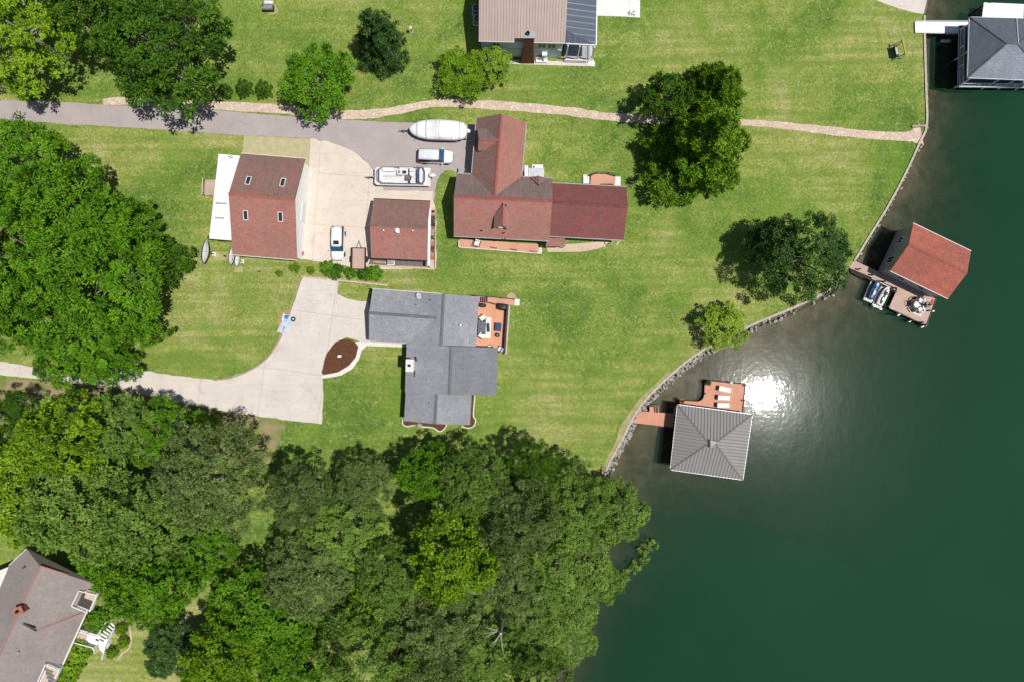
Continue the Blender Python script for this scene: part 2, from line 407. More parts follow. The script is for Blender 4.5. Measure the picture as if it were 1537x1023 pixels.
def shore_field(X, Y):
    """distance east of the shoreline and the local shallows width"""
    S = np.array(shxy); d = np.full(X.shape, 1e9); w = np.full(X.shape, 8.); sg = np.ones(X.shape)
    for i in range(len(S) - 1):
        a, b = S[i], S[i + 1]; ab = b - a; L = (ab ** 2).sum()
        tt = np.clip(((X - a[0]) * ab[0] + (Y - a[1]) * ab[1]) / L, 0, 1)
        dx, dy = X - a[0] - tt * ab[0], Y - a[1] - tt * ab[1]; q = np.hypot(dx, dy)
        upd = q < d; d = np.where(upd, q, d); w = np.where(upd, shw[i] + (shw[i + 1] - shw[i]) * tt, w)
        sg = np.where(upd, np.sign(-ab[1] * dx + ab[0] * dy), sg)
    return d * sg, w
gx = np.concatenate([np.linspace(-60, -4, 20), np.arange(-3, 74, .7), np.array([76, 80, 90, 110, 150, 220, 320, 520])])
gy = np.concatenate([np.array([-BIG, -260, -170, -120, -90, -75, -66]), np.arange(-60, 58, .7), np.array([60, 66, 75, 90, 120, 170, 260, BIG])])
X, Y = np.meshgrid(gx, gy); D, Wd = shore_field(X, Y)
rs_ = np.random.RandomState(5)
wob = .35 * np.sin(X * .31 + 1.7 * np.sin(Y * .23)) + .3 * np.sin(Y * .47 + X * .12) + .2 * np.sin(X * .9 + Y * .7)
depth = np.clip(.35 + (D + wob) / Wd * 1.55, .12, 4.5)
def grid_obj(name, Z, mat, attr=None):
    ny, nx = X.shape
    idx = np.arange(nx * ny).reshape(ny, nx)
    q = np.stack([idx[:-1, :-1], idx[:-1, 1:], idx[1:, 1:], idx[1:, :-1]], -1).reshape(-1, 4)
    me = bpy.data.meshes.new(name)
    me.from_pydata(np.stack([X, Y, Z], -1).reshape(-1, 3).tolist(), [], q.tolist())
    if attr is not None:
        a = me.attributes.new('turbid', 'FLOAT', 'POINT'); a.data.foreach_set('value', attr.ravel().astype(np.float32))
    for p in me.polygons: p.use_smooth = True
    me.materials.append(mat); ob = bpy.data.objects.new(name, me); COL.objects.link(ob)
    return tag(ob, kind='structure')
def bed_mat():
    m, t = nt('lake_bed_silt'); n = N(t)
    ob = n('ShaderNodeTexCoord').outputs['Object']
    col = n.ramp(n.noise(ob, .5, 6, .6, .65), [(.32, (.13, .098, .068)), (.5, (.225, .168, .125)), (.68, (.31, .25, .195))])
    vo = n('ShaderNodeTexVoronoi', i={'Vector': ob, 'Scale': 2.2}).outputs['Distance']
    col = n.mix(n.mr(vo, .1, .2, .35, 0), col, (.34, .29, .23))
    weed = n.noise(ob, .22, 5, .8)
    col = n.mix(n.mr(weed, .52, .68, 0, .6), col, (.085, .095, .04))
    n.out(col, .95, 0, n.bump(n.noise(ob, 2, 5), .6, .1), .1)
    return m
grid_obj('lake_bed', WZ - depth, bed_mat())
def water_mat():
    m, t = nt('lake_water'); n = N(t)
    ob = n('ShaderNodeTexCoord').outputs['Object']
    tb = n('ShaderNodeAttribute', attribute_name='turbid').outputs['Fac']
    w1 = n.noise(n('ShaderNodeMapping', i={'Vector': ob, 'Rotation': (0, 0, R(-28)), 'Scale': (1, .55, 1)}).outputs[0], .55, 3, .6)
    w2 = n.noise(ob, 2.1, 3, .4)
    w3 = n.noise(n('ShaderNodeMapping', i={'Vector': ob, 'Rotation': (0, 0, R(20)), 'Scale': (1, .4, 1)}).outputs[0], 5.5, 2)
    h = n.math('ADD', n.math('ADD', n.math('MULTIPLY', w1, .0115), n.math('MULTIPLY', w2, .0044)), n.math('MULTIPLY', w3, .0014))
    nm = n.bump(h, 1., 1.)
    deep = n.ramp(n.noise(ob, .035, 3, .5), [(.35, (.0072, .040, .019)), (.65, (.0102, .047, .0235))])
    deep = n.mix(n.mr(n.noise(ob, 1.4, 3, .6), .35, .65, 0, .2), deep, (.010, .047, .024))
    body = n('ShaderNodeBsdfDiffuse', i={'Color': deep})
    tr = n('ShaderNodeBsdfTransparent', i={'Color': (.86, .87, .80, 1)})
    a = n('ShaderNodeMixShader', i={0: tb, 1: tr.outputs[0], 2: body.outputs[0]})
    gl = n('ShaderNodeBsdfGlossy', i={'Color': (1, 1, 1, 1), 'Roughness': .028, 'Normal': nm})
    gl2 = n('ShaderNodeBsdfGlossy', i={'Color': (1, 1, 1, 1), 'Roughness': .17, 'Normal': nm})
    gl = n('ShaderNodeMixShader', i={0: .06, 1: gl.outputs[0], 2: gl2.outputs[0]})
    fr = n('ShaderNodeFresnel', i={'IOR': 1.33, 'Normal': nm})
    s = n('ShaderNodeMixShader', i={0: fr.outputs[0], 1: a.outputs[0], 2: gl.outputs[0]})
    o = n('ShaderNodeOutputMaterial'); t.links.new(s.outputs[0], o.inputs['Surface'])
    return m
turb = 1 - np.exp(-np.clip(depth - .1, 0, None) / 1.25)
turb = np.clip(turb * 1.02, .05, 1.)
grid_obj('lake_water', np.full(X.shape, WZ), water_mat(), turb)

# roads, drives and paths (sheets a few centimetres proud of the lawn)
_jr = random.Random(12)
def pave(name, px, mat, z, smooth=0, closed=True):
    p = px_poly(px)
    if not smooth and mat in (m_asph, m_concA, m_concB):
        q = []
        for u, v in zip(p, p[1:] + p[:1]):
            k = max(1, min(60, int(math.dist(u, v) / .7)))
            q += [(u[0] + (v[0] - u[0]) * j / k + (j > 0) * _jr.uniform(-.07, .07), u[1] + (v[1] - u[1]) * j / k + (j > 0) * _jr.uniform(-.07, .07)) for j in range(k)]
        p = q
    if smooth: p = [(v[0], v[1]) for v in smooth_line([(*q, 0) for q in p], smooth, True)]
    mb = MB(); mb.prism(p, -.05, z); o = mb.build(name, mat); return tag(o, kind='structure')
pave('asphalt_drive', [(-700, 142), (0, 150), (80, 153), (150, 157), (330, 166), (470, 178), (600, 184), (713, 188), (713, 262), (690, 262), (684, 258), (676, 255), (668, 256), (661, 262), (656, 272), (653, 286), (653, 300),
     (560, 300), (562, 258), (553, 245), (538, 232), (518, 221), (495, 213), (468, 208), (365, 203), (200, 192), (90, 186), (0, 178), (-700, 170)], m_asph, .020)
pave('concrete_yard', [(466, 208), (496, 213.5), (518, 221.5), (538, 232.5), (553, 245.5), (562, 258.5), (572, 272), (576, 286), (650, 287), (650, 300), (655, 318), (655, 403), (553, 404), (447, 388), (456, 300), (464, 250)], m_concB, .032)
pave('worn_grass_strip', [(367, 203.5), (468, 208.5), (464, 250), (362, 240)], mk('dry_straw_grass', (.46, .40, .24), (.38, .345, .19), 1.2, .95, bump=.3, detail=6), .012)
pave('concrete_driveway', [(-700, 470), (-200, 522), (0, 542), (95, 558), (205, 553), (260, 563.5), (320, 569), (345, 566), (370, 557), (390, 546), (408, 530), (424, 503), (436, 470), (446, 440), (453, 419), (457, 416), (508, 420.5), (506, 441), (520, 448), (536, 451.5), (553, 452),
     (556, 513), (540, 512), (520, 506), (503, 513), (490, 530), (485, 548), (484, 564), (485, 600), (483, 636), (430, 630), (340, 617), (250, 600), (170, 580), (90, 572), (0, 562), (-200, 540), (-700, 490)], m_concA, .024)
pave('garden_walk', [(543, 512), (556, 513), (612, 516.5), (612, 521), (550, 519), (543, 526), (539, 539), (529, 553), (512, 563), (496, 566), (483, 567.5), (483, 563), (508, 558), (524, 548), (534, 536), (538, 520), (533, 513)], m_kerb, .075)
pave('mulch_bed', [(484.5, 561), (485.5, 549), (491, 531), (503, 514.5), (518, 508.5), (531, 512), (538, 520), (534, 535), (524, 547.5), (508, 557.5)], m_mulch, .06, 3)
path = [(155, 153, 9), (185, 152, 12), (240, 155, 12), (330, 159, 13), (420, 164, 13), (470, 170, 14), (520, 172.5, 13), (560, 171, 13), (600, 165, 12), (640, 157, 11), (672, 154.5, 11), (720, 157, 12), (770, 160, 13), (850, 167, 13), (900, 174, 12), (950, 178, 12),
        (1010, 181, 11), (1125, 184.5, 10), (1180, 189, 11), (1250, 197, 12), (1310, 203, 12), (1355, 205, 13), (1372, 204, 20), (1383, 202, 34)]
pl = smooth_line([(*W2(a, b), c * K) for a, b, c in path], 5)
def stonepath_mat():
    m, t = nt('pink_flagstones'); n = N(t)
    ob = n('ShaderNodeTexCoord').outputs['Object']
    vo = n('ShaderNodeTexVoronoi', i={'Vector': ob, 'Scale': 1.9}); ve = n('ShaderNodeTexVoronoi', feature='DISTANCE_TO_EDGE', i={'Vector': ob, 'Scale': 1.9})
    col = n.mix(n('ShaderNodeSeparateColor', i={0: vo.outputs['Color']}).outputs[0], (.66, .52, .42), (.54, .41, .33))
    col = n.mix(n.mr(ve.outputs['Distance'], 0, .07, .8, 0), col, (.36, .29, .20))
    col = n.mix(n.mr(n.noise(ob, 1.5, 5), .5, .75, 0, .5), col, (.44, .38, .24))
    n.out(col, .9, 0, n.bump(n.mr(ve.outputs['Distance'], 0, .08), .6, .04), .2)
    return m
rr = random.Random(3)
mb = MB(); mb.prism(band([(p.x, p.y) for p in pl], [p.z * (1 + rr.uniform(-.13, .13)) for p in pl]), -.05, .036); tag(mb.build('stone_path', stonepath_mat()), kind='structure')
pave('boat_ramp', [(1309, -2), (1340, 10), (1370, 19), (1386, 21), (1391, 0), (1398, -60), (1300, -60)], m_concA, .03)
pave('concrete_pad', [(893, -120), (961, -120), (960.5, 27), (938, 25.5), (895, 24)], m_slab, .06)
pave('tan_patio', [(820, 366), (850, 367), (914, 362), (912, 368), (896, 374), (872, 378), (822, 378.5)], m_patio, .05)
pave('worn_shore_path', [(930, 640), (925, 660), (905, 700), (903, 711), (907, 711), (932, 661), (962, 607), (1010, 557), (1003, 558), (958, 600)], mk('bare_earth', (.40, .31, .19), (.26, .27, .09), 1.3, .95, detail=6), .013)
tan_ground = mk('tan_bare_ground', (.42, .34, .20), (.24, .27, .08), .9, .95, detail=6)
pave('bare_patch_by_deck', [(760, 447), (768, 438), (776, 447), (772, 458)], tan_ground, .014, 3)
pave('bare_patch_by_drive', [(417, 470), (430, 466), (440, 466), (432, 492), (424, 506), (420, 500)], mk('reddish_bare_ground', (.42, .25, .15), (.28, .24, .08), .9, .95, detail=6), .014, 3)
pave('dirt_under_trees', [(90, 572), (170, 580), (250, 600), (340, 617), (420, 630), (430, 640), (400, 700), (300, 690), (150, 640), (60, 620), (0, 600), (-60, 590), (-60, 566)], mk('leaf_litter', (.30, .235, .13), (.16, .19, .05), .6, .95, detail=6), .010)
# seawall cap along the upper shore, and loose riprap below it
cap = MB()
pts = [(p.x, p.y) for p in sh]
ia = min(range(n_), key=lambda i: (Vector(pts[i]) - Vector(W2(1386, 24))).length); ib = min(range(n_), key=lambda i: (Vector(pts[i]) - Vector(W2(1281, 391))).length)
ic = min(range(n_), key=lambda i: (Vector(pts[i]) - Vector(W2(1262, 421))).length); id_ = min(range(n_), key=lambda i: (Vector(pts[i]) - Vector(W2(906, 712))).length)
def off(i, o):
    d = (Vector(pts[min(i + 1, n_ - 1)]) - Vector(pts[max(i - 1, 0)])).normalized(); return (pts[i][0] - d[1] * o, pts[i][1] + d[0] * o)
def run(a, b, o, step=.5):
    q = [Vector((*off(i, o), 0)) for i in range(a, b + 1)]; out = []
    for u, v in zip(q[:-1], q[1:]):
        k = max(1, int((v - u).length / step)); out += [u + (v - u) * j / k for j in range(k)]
    return out + [q[-1]]
w = thing('seawall', 'long timber capped seawall edging the lawn from the boat ramp down to the red boathouse', 'seawall', W(1386, 200))
mb = MB(w.location); mb.prism(band([off(i, .12) for i in range(ia, ib + 1)], .26), -1.2, .10); mb.build('wall', m_plank, w)
mb = MB(w.location); mb.prism(band([off(i, .12) for i in range(ia, ib + 1)], .30), .10, .17); mb.build('cap_board', m_cap, w)
mb = MB(w.location); mb.bar(W(1369, 190, .2), W(1389, 189, .2), .3, .2); mb.build('return_beam', m_plank, w)
w = thing('stone_retaining_wall', 'low pale stone edging curving round the bay by the grey roofed boathouse', 'retaining wall', W(1000, 570))
mb = MB(w.location); mb.prism(band([off(i, .1) for i in range(ic, id_ + 1)], .32), -.9, .09); mb.build('wall', m_cap, w)
def rock_mesh(pos, rad, rg):
    mb = MB()
    for p, r in zip(pos, rad):
        b = len(mb.v); M = Matrix.Translation(p) @ Matrix.Rotation(rg.random() * 6, 4, 'Z') @ Matrix.Rotation(rg.uniform(-.5, .5), 4, 'X') @ Matrix.Diagonal((r * rg.uniform(.9, 1.7), r * rg.uniform(.6, 1), r * rg.uniform(.5, .9), 1))
        vs = [(0, 0, 1), (0, 0, -1)] + [(math.cos(k * 1.05 + j * .5) * .87 * rg.uniform(.8, 1.15), math.sin(k * 1.05 + j * .5) * .87 * rg.uniform(.8, 1.15), .45 * (1 - 2 * j) * rg.uniform(.7, 1.2)) for j in (0, 1) for k in range(6)]
        fs = [(0, 2 + k, 2 + (k + 1) % 6) for k in range(6)] + [(2 + k, 8 + k, 2 + (k + 1) % 6) for k in range(6)] + [(2 + (k + 1) % 6, 8 + k, 8 + (k + 1) % 6) for k in range(6)] + [(1, 8 + (k + 1) % 6, 8 + k) for k in range(6)]
        mb.add([M @ Vector(v) for v in vs], fs)
    return mb
rg = random.Random(11); P = []; Q = []
for o, z in ((.35, -.15), (.58, -.4), (.85, -.62), (1.1, -.85)):
    for p in run(ic, id_, o, .36):
        if p.y > W(0, 505).y and rg.random() < .72: continue
        P.append(Vector((p.x + rg.uniform(-.14, .14), p.y + rg.uniform(-.14, .14), z + rg.uniform(-.1, .1)))); Q.append(rg.uniform(.09, .30))
for o, z in ((.5, -.7), (.75, -.9)):
    for p in run(ia + 2, ib - 1, o, .5):
        if rg.random() < .75: P.append(Vector((p.x + rg.uniform(-.15, .15), p.y + rg.uniform(-.2, .2), z + rg.uniform(-.1, .1)))); Q.append(rg.uniform(.1, .24))
tag(rock_mesh(P, Q, rg).build('riprap_stones', m_stone), 'pale loose riprap stones heaped along the waterline below the lawn', 'rocks', kind='stuff')

# ---------------------------------------------------------------- camera, sun, sky
cam = bpy.data.cameras.new('camera'); cam.lens = 24; cam.sensor_width = 36; cam.clip_end = 3000; cam.clip_start = 1
co = bpy.data.objects.new('camera', cam); COL.objects.link(co); co.location = (0, 0, H); SC.camera = co
AZ, ZEN = R(-12), R(20.6)              # sun stands to the right of the picture, 69 degrees up
sd = Vector((math.sin(ZEN) * math.cos(AZ), math.sin(ZEN) * math.sin(AZ), math.cos(ZEN)))
L = bpy.data.lights.new('sun', 'SUN'); L.energy = 4.1; L.angle = R(.5); L.color = (1, .965, .91)
lo = bpy.data.objects.new('sun', L); COL.objects.link(lo); lo.rotation_euler = sd.to_track_quat('Z', 'Y').to_euler()
wd = bpy.data.worlds.new('World'); SC.world = wd; wd.use_nodes = True
t = wd.node_tree; bg = t.nodes['Background']; sk = t.nodes.new('ShaderNodeTexSky'); sk.sky_type = 'NISHITA'; sk.sun_disc = False
sk.sun_elevation = R(90) - ZEN; sk.sun_rotation = math.atan2(sd.x, sd.y); t.links.new(sk.outputs[0], bg.inputs[0]); bg.inputs[1].default_value = .058
SC.view_settings.view_transform = 'Standard'; SC.view_settings.look = 'None'; SC.view_settings.exposure = .10; SC.view_settings.gamma = 1
SC.cycles.max_bounces = 6; SC.cycles.diffuse_bounces = 3; SC.cycles.transparent_max_bounces = 8
SC.cycles.use_denoising = True
# ---------------------------------------------------------------- building helpers
class Frame:
    def __init__(s, u, v, e0, e1, vA, vR, vB, ze, zr, ov, eo, z0): s.__dict__.update(locals())
    def p(s, a, b, z): q = s.u * a + s.v * b; return Vector((q.x, q.y, z))
def slab(mb, q, th):
    """roof plane: q is a planar polygon (list of 3D points, first edge the eave), thickened downwards, UV in metres"""
    q = [Vector(p) for p in q]; n = len(q)
    a = (q[1] - q[0]); a.z = 0; a.normalize()
    nrm = (q[1] - q[0]).cross(q[-1] - q[0]); 
    b = nrm.cross(a).normalized()
    if b.z < 0: b = -b
    uv = [((p - q[0]).dot(a), (p - q[0]).dot(b)) for p in q]
    lo_ = [p - Vector((0, 0, th)) for p in q]
    fs = [tuple(range(n)), tuple(range(2 * n - 1, n - 1, -1))] + [(i, (i + 1) % n, n + (i + 1) % n, n + i) for i in range(n)]
    if nrm.z < 0: fs = [tuple(reversed(f)) for f in fs]; U0 = uv[::-1]
    else: U0 = uv
    mb.add(q + lo_, fs, [U0] + [None] * (n + 1))
def roof_plane(root, q, mat, th=.16, name='roof', ribs=0, rib_mat=None, rib_h=.05, rib_w=.06):
    mb = MB(root.location); slab(mb, q, th); o = mb.build(name, mat, root)
    if ribs:
        q = [Vector(p) for p in q]; a = (q[1] - q[0]); a.z = 0; a.normalize(); nrm = (q[1] - q[0]).cross(q[2] - q[0]).normalized()
        if nrm.z < 0: nrm = -nrm
        b = nrm.cross(a).normalized(); P = [((p - q[0]).dot(a), (p - q[0]).dot(b)) for p in q]
        mb = MB(root.location); tmin, tmax = min(p[0] for p in P), max(p[0] for p in P); x = tmin + ribs * .6
        while x < tmax - .05:
            ys = []
            for i in range(len(P)):
                (x0, y0), (x1, y1) = P[i], P[(i + 1) % len(P)]
                if (x0 - x) * (x1 - x) < 0: ys.append(y0 + (y1 - y0) * (x - x0) / (x1 - x0))
            if len(ys) >= 2 and max(ys) - min(ys) > .15:
                mb.bar(q[0] + a * x + b * min(ys) + nrm * rib_h * .4, q[0] + a * x + b * max(ys) + nrm * rib_h * .4, rib_w, rib_h, nrm)
            x += ribs
        r = mb.build('rib', rib_mat or mat, o); r['kind'] = 'stuff'
    return o
def gable(root, px, ze, zr, mA, mB=None, wall=None, ov=.4, eo=.3, th=.16, z0=0., cap=None, caps=.22, ribs=0, trim=None, ext0=0., ext1=0., wallname='wall', ve=None):
    """gabled roof from six surveyed corners: eave A (2 ends), ridge (2), eave B (2); walls below"""
    if ve is None: ve = ze
    A0, A1 = W(*px[0], ze), W(*px[1], ze); R0, R1 = W(*px[2], zr), W(*px[3], zr); B0, B1 = W(*px[4], ve), W(*px[5], ve)
    u = ((A1 - A0) + (B1 - B0)); u = Vector((u.x, u.y)).normalized(); v = Vector((-u.y, u.x))
    d = lambda p, w_: Vector((p.x, p.y)).dot(w_)
    if (d(B0, v) + d(B1, v)) < (d(A0, v) + d(A1, v)): v = -v
    e0 = (d(A0, u) + d(B0, u)) / 2 - ext0; e1 = (d(A1, u) + d(B1, u)) / 2 + ext1
    vA = (d(A0, v) + d(A1, v)) / 2; vB = (d(B0, v) + d(B1, v)) / 2; vR = (d(R0, v) + d(R1, v)) / 2
    f = Frame(u, v, e0, e1, vA, vR, vB, ze, zr, ov, eo, z0)
    roof_plane(root, [f.p(e0, vA, ze), f.p(e1, vA, ze), f.p(e1, vR, zr), f.p(e0, vR, zr)], mA, th, ribs=ribs)
    roof_plane(root, [f.p(e1, vB, ve), f.p(e0, vB, ve), f.p(e0, vR, zr), f.p(e1, vR, zr)], mB or mA, th, ribs=ribs)
    if cap:
        mb = MB(root.location)
        for s_, (vv, zz) in ((1, (vA, ze)), (-1, (vB, ve))):
            k = caps / abs(vR - vv)
            a, b = f.p(e0 - .02, vR, zr + .035), f.p(e1 + .02, vR, zr + .035)
            c, e = f.p(e1 + .02, vR + (vv - vR) * k, zr + (zz - zr) * k + .03), f.p(e0 - .02, vR + (vv - vR) * k, zr + (zz - zr) * k + .03)
            mb.add([a, b, c, e, *[p - Vector((0, 0, .05)) for p in (a, b, c, e)]], [(0, 1, 2, 3), (7, 6, 5, 4), (0, 1, 5, 4), (2, 3, 7, 6), (1, 2, 6, 5), (3, 0, 4, 7)])
        mb.build('ridge_cap', cap, root)
    if wall:
        a, b = vA + ov, vB - ov
        za = ze + (zr - ze) * ov / (vR - vA) - th - .03; zb = ve + (zr - ve) * ov / (vB - vR) - th - .03
        cs = [(a, z0), (b, z0), (b, zb), (vR, zr - th - .03), (a, za)]
        vs = [f.p(e0 + eo, x, z) for x, z in cs] + [f.p(e1 - eo, x, z) for x, z in cs]
        mb = MB(root.location); mb.add(vs, [(0, 1, 2, 3, 4), (9, 8, 7, 6, 5)] + [(i, (i + 1) % 5, 5 + (i + 1) % 5, 5 + i) for i in range(5)])
        mb.build(wallname, wall, root)
    if trim:
        for vv, sgn, zz in ((vA, -1, ze), (vB, 1, ve)):
            mb = MB(root.location); mb.bar(f.p(e0 - .02, vv + sgn * .06, zz - .09), f.p(e1 + .02, vv + sgn * .06, zz - .09), .11, .12); mb.build('gutter', trim, root)
    return f
def window(root, c, nrm, w_, h_, frame=None, pane=None, name='window', depth=.07):
    """framed opening standing proud of a wall: c centre on the wall, nrm outward xy"""
    c = Vector(c); nn = Vector((nrm[0], nrm[1], 0)).normalized(); t_ = Vector((-nn.y, nn.x, 0)); z = Vector((0, 0, 1)); b = .07
    mb = MB(root.location); c2 = c + nn * depth * .5
    for sg in (-1, 1):
        mb.bar(c2 + t_ * sg * (w_ / 2) - z * h_ / 2, c2 + t_ * sg * (w_ / 2) + z * h_ / 2, b, depth, t_)
        mb.bar(c2 - t_ * (w_ / 2 + b / 2) + z * sg * (h_ / 2), c2 + t_ * (w_ / 2 + b / 2) + z * sg * (h_ / 2), depth, b + .004)
    mb.bar(c2 - z * (h_ / 2 - b / 2), c2 + z * (h_ / 2 - b / 2), .03, depth * .8, t_)
    o = mb.build(name, frame or m_white, root)
    g = MB(root.location); g.box(c + nn * .02, (w_ - b, .035, h_ - b), math.atan2(t_.y, t_.x)); g.build('pane', pane or m_glass, o)
    return o
def wall_windows(root, f, side, spec, frame=None):
    """side: 'A','B' eave walls, '0','1' gable walls; spec: (fraction along, z, w, h)"""
    for fr, z, w_, h_ in spec:
        if side in 'AB':
            vv = f.vA + f.ov if side == 'A' else f.vB - f.ov; s_ = -1 if side == 'A' else 1
            window(root, f.p(f.e0 + (f.e1 - f.e0) * fr, vv, z), f.v * s_, w_, h_, frame)
        else:
            ee = f.e0 + f.eo if side == '0' else f.e1 - f.eo; s_ = -1 if side == '0' else 1
            window(root, f.p(ee, f.vA + (f.vB - f.vA) * fr, z), f.u * s_, w_, h_, frame)
def part(root, name, mat, *boxes, **kw):
    mb = MB(root.location)
    for b in boxes: mb.box(*b)
    return mb.build(name, mat, root, **kw)
def vent(root, px, py, z, r=.12, h=.35, mat=None, name='vent'):
    p = W(px, py, z); mb = MB(root.location)
    mb.lathe([(r * .7, -.3), (r * .7, h), (r * 1.25, h + .02), (r * 1.1, h + .1), (.02, h + .14)], 10, Matrix.Translation(p)); return mb.build(name, mat or m_steel, root)
def flashing_box(root, px, py, z, w_, d_, h_, mat, rz=0., name='vent'):
    p = W(px, py, z); mb = MB(root.location); mb.box(p, (w_, d_, h_), rz); return mb.build(name, mat, root, bevel=.02)
def chimney(root, px, py, z0, z1, w_, d_, mat, rz=0., capmat=None, flue=True):
    p = W(px, py, z1); mb = MB(root.location); mb.box((p.x, p.y, (z0 + z1) / 2), (w_, d_, z1 - z0), rz); o = mb.build('chimney', mat, root)
    mb = MB(root.location); mb.box((p.x, p.y, z1 + .06), (w_ + .2, d_ + .2, .12), rz); mb.build('cap', capmat or m_slab, o)
    if flue:
        mb = MB(root.location); mb.lathe([(.18, z1), (.18, z1 + .45), (.13, z1 + .45), (.13, z1 + .1)], 10, Matrix.Translation((p.x, p.y, .05))); mb.build('flue', m_black, o)
    return o
def railing(root, pts, h=.95, post=.09, mat=None, pmat=None, step=1.6, name='railing', bal=True):
    """posts, rail and balusters along a 3D polyline at deck level"""
    mb = MB(root.location); seen = set()
    for a, b in zip(pts[:-1], pts[1:]):
        a, b = Vector(a), Vector(b); n = max(1, round((b - a).length / step))
        for i in range(n + 1):
            p = a.lerp(b, i / n); key = (round(p.x, 2), round(p.y, 2))
            if key in seen: continue
            seen.add(key); pm = MB(root.location); pm.bar(p, p + Vector((0, 0, h + .06)), post, post); pm.build('post', pmat or mat or m_post, root)
        z = Vector((0, 0, h)); mb.bar(a + z, b + z, .12, .05); mb.bar(a + z * .12, b + z * .12, .05, .06)
        if bal:
            k = max(1, round((b - a).length / .22))
            for i in range(k):
                p = a.lerp(b, (i + .5) / k); mb.bar(p + z * .12, p + z, .03, .03)
    return mb.build(name, mat or m_post, root)
def ac_unit(px, py, label, z=0., s=.85, rz=0., group=None, mat=None):
    p = W(px, py, z); t = thing('air_conditioner', label, 'air conditioner', p, rz, group)
    def bb(n_, m_, *bx):
        mb = MB()
        for b in bx: mb.box(*b)
        return mb.build(n_, m_, t, bevel=.02)
    bb('base_pad', m_slab, ((0, 0, .04), (s * 1.3, s * 1.3, .08))); c = bb('casing', mat or m_steel, ((0, 0, .08 + s * .45), (s, s, s * .9)))
    mb = MB(); mb.lathe([(s * .42, s * .98), (s * .42, s * .995), (.1, s), (.1, s * 1.01)], 18); g = mb.build('fan_grille', m_black, t)
    mb = MB()
    for k in range(8): mb.bar((0, 0, s * 1.01), (s * .42 * math.cos(k * .785), s * .42 * math.sin(k * .785), s * 1.0), .02, .012)
    mb.build('grille_wires', m_steel, g)
    return t

# ================================================================ workshop with skylights and white lean-to
c0 = W(405, 310)
ws = thing('workshop', 'red shingled two storey workshop with four skylights and white gable wall', 'workshop', c0)
f = gable(ws, [(360.5, 230.3), (462, 238.8), (342, 291), (447.5, 300), (350, 382), (441.5, 389.5)], 3.5, 6.3, m_red2, m_red, m_bright, .35, .35, cap=mk('rusty_ridge_tiles', (.36, .12, .085), (.25, .10, .08), 5, .8), trim=m_trim)
window(ws, f.p(f.e1 - f.eo, f.vA + (f.vB - f.vA) * .5, 1.1), f.u, 2.6, 2.1, m_white, m_whitemetal, 'garage_door')
wall_windows(ws, f, 'B', [(.2, 1.6, 1.1, 1.), (.6, 1.6, 1.1, 1.)])
for a, b, zz in ((372.5, 271, 5.4), (424, 273.5, 5.4), (368, 323, 5.6), (420.5, 325.5, 5.6)):
    p = W(a, b, zz); q = Vector((p.x, p.y)); al = q.dot(f.u); be = q.dot(f.v)
    sA = be < f.vR; sl = (f.zr - f.ze) / ((f.vR - f.vA) if sA else (f.vR - f.vB))
    zr = lambda v_: f.zr + ((f.zr - f.ze) / (f.vR - f.vA) * (v_ - f.vR) if sA else (f.zr - f.ze) / (f.vR - f.vB) * (v_ - f.vR))
    mb = MB(c0)
    def quad(w_, l_, up): return [f.p(al + x * w_, be + y * l_, zr(be + y * l_) + up) for x, y in ((-1, -1), (1, -1), (1, 1), (-1, 1))]
    for i in range(4):
        qo = quad(.29, .58, .07); mb.bar(qo[i], qo[(i + 1) % 4], .065, .12)
    sk_ = mb.build('skylight', m_white, ws)
    mb = MB(c0); qi = quad(.22, .5, .08); mb.add(qi + [p_ - Vector((0, 0, .03)) for p_ in qi], [(0, 1, 2, 3), (7, 6, 5, 4), (0, 1, 5, 4), (1, 2, 6, 5), (2, 3, 7, 6), (3, 0, 4, 7)]); mb.build('pane', m_glass, sk_)
roof_plane(ws, [W(313.8, 358.4, 2.7), W(328.1, 231.1, 2.7), W(361, 234, 3.1), W(347, 361, 3.1)], mk('white_membrane', (.82, .82, .82), (.76, .76, .76), 1.2, .5), .12, 'lean_to_roof')
for a, b in ((317, 356), (322, 312), (327, 272), (330.5, 234)):
    p = W(a, b, 2.5); part(ws, 'post', m_white, ((p.x + .15, p.y, 1.3), (.14, .14, 2.6)))
for a, b, c in ((324, 343, 305), (323, 339, 327)):
    mb = MB(c0); mb.bar(W(a, c, 2.95), W(b - 3, c + .6, 3.05), .14, .1); mb.build('roof_seam', m_steel, ws)
vent(ws, 349, 236.5, 3.0, .13, .3)
mb = MB(c0); mb.bar(W(343, 235, 3.12), W(349, 236.5, 3.2), .1, .1); mb.build('roof_pipe', m_steel, ws)
part(ws, 'equipment', m_black, ((*W2(318, 357, .5), .5), (.8, .5, 1.0)), ((*W2(334, 359.5, .5), .6), (1.0, .5, 1.2)))
dk = thing('small_deck', 'little pale timber landing with corner posts beside the white lean-to', 'deck', W(315, 281))
mb = MB(dk.location); mb.prism(px_poly([(308.5, 270), (324, 270), (323, 293.5), (307.5, 293)], .4), .28, .4); mb.build('deck_boards', planks('pale_decking', (.50, .38, .30), (.44, .33, .26), .15, R(90)), dk)
railing(dk, [W(308.7, 270.4, .4), W(307.8, 292.8, .4)], .9, .14, m_pale, m_pale, 2.)
part(dk, 'step', m_pale, ((*W2(304.5, 282, .15), .1), (.35, 1.2, .2)))

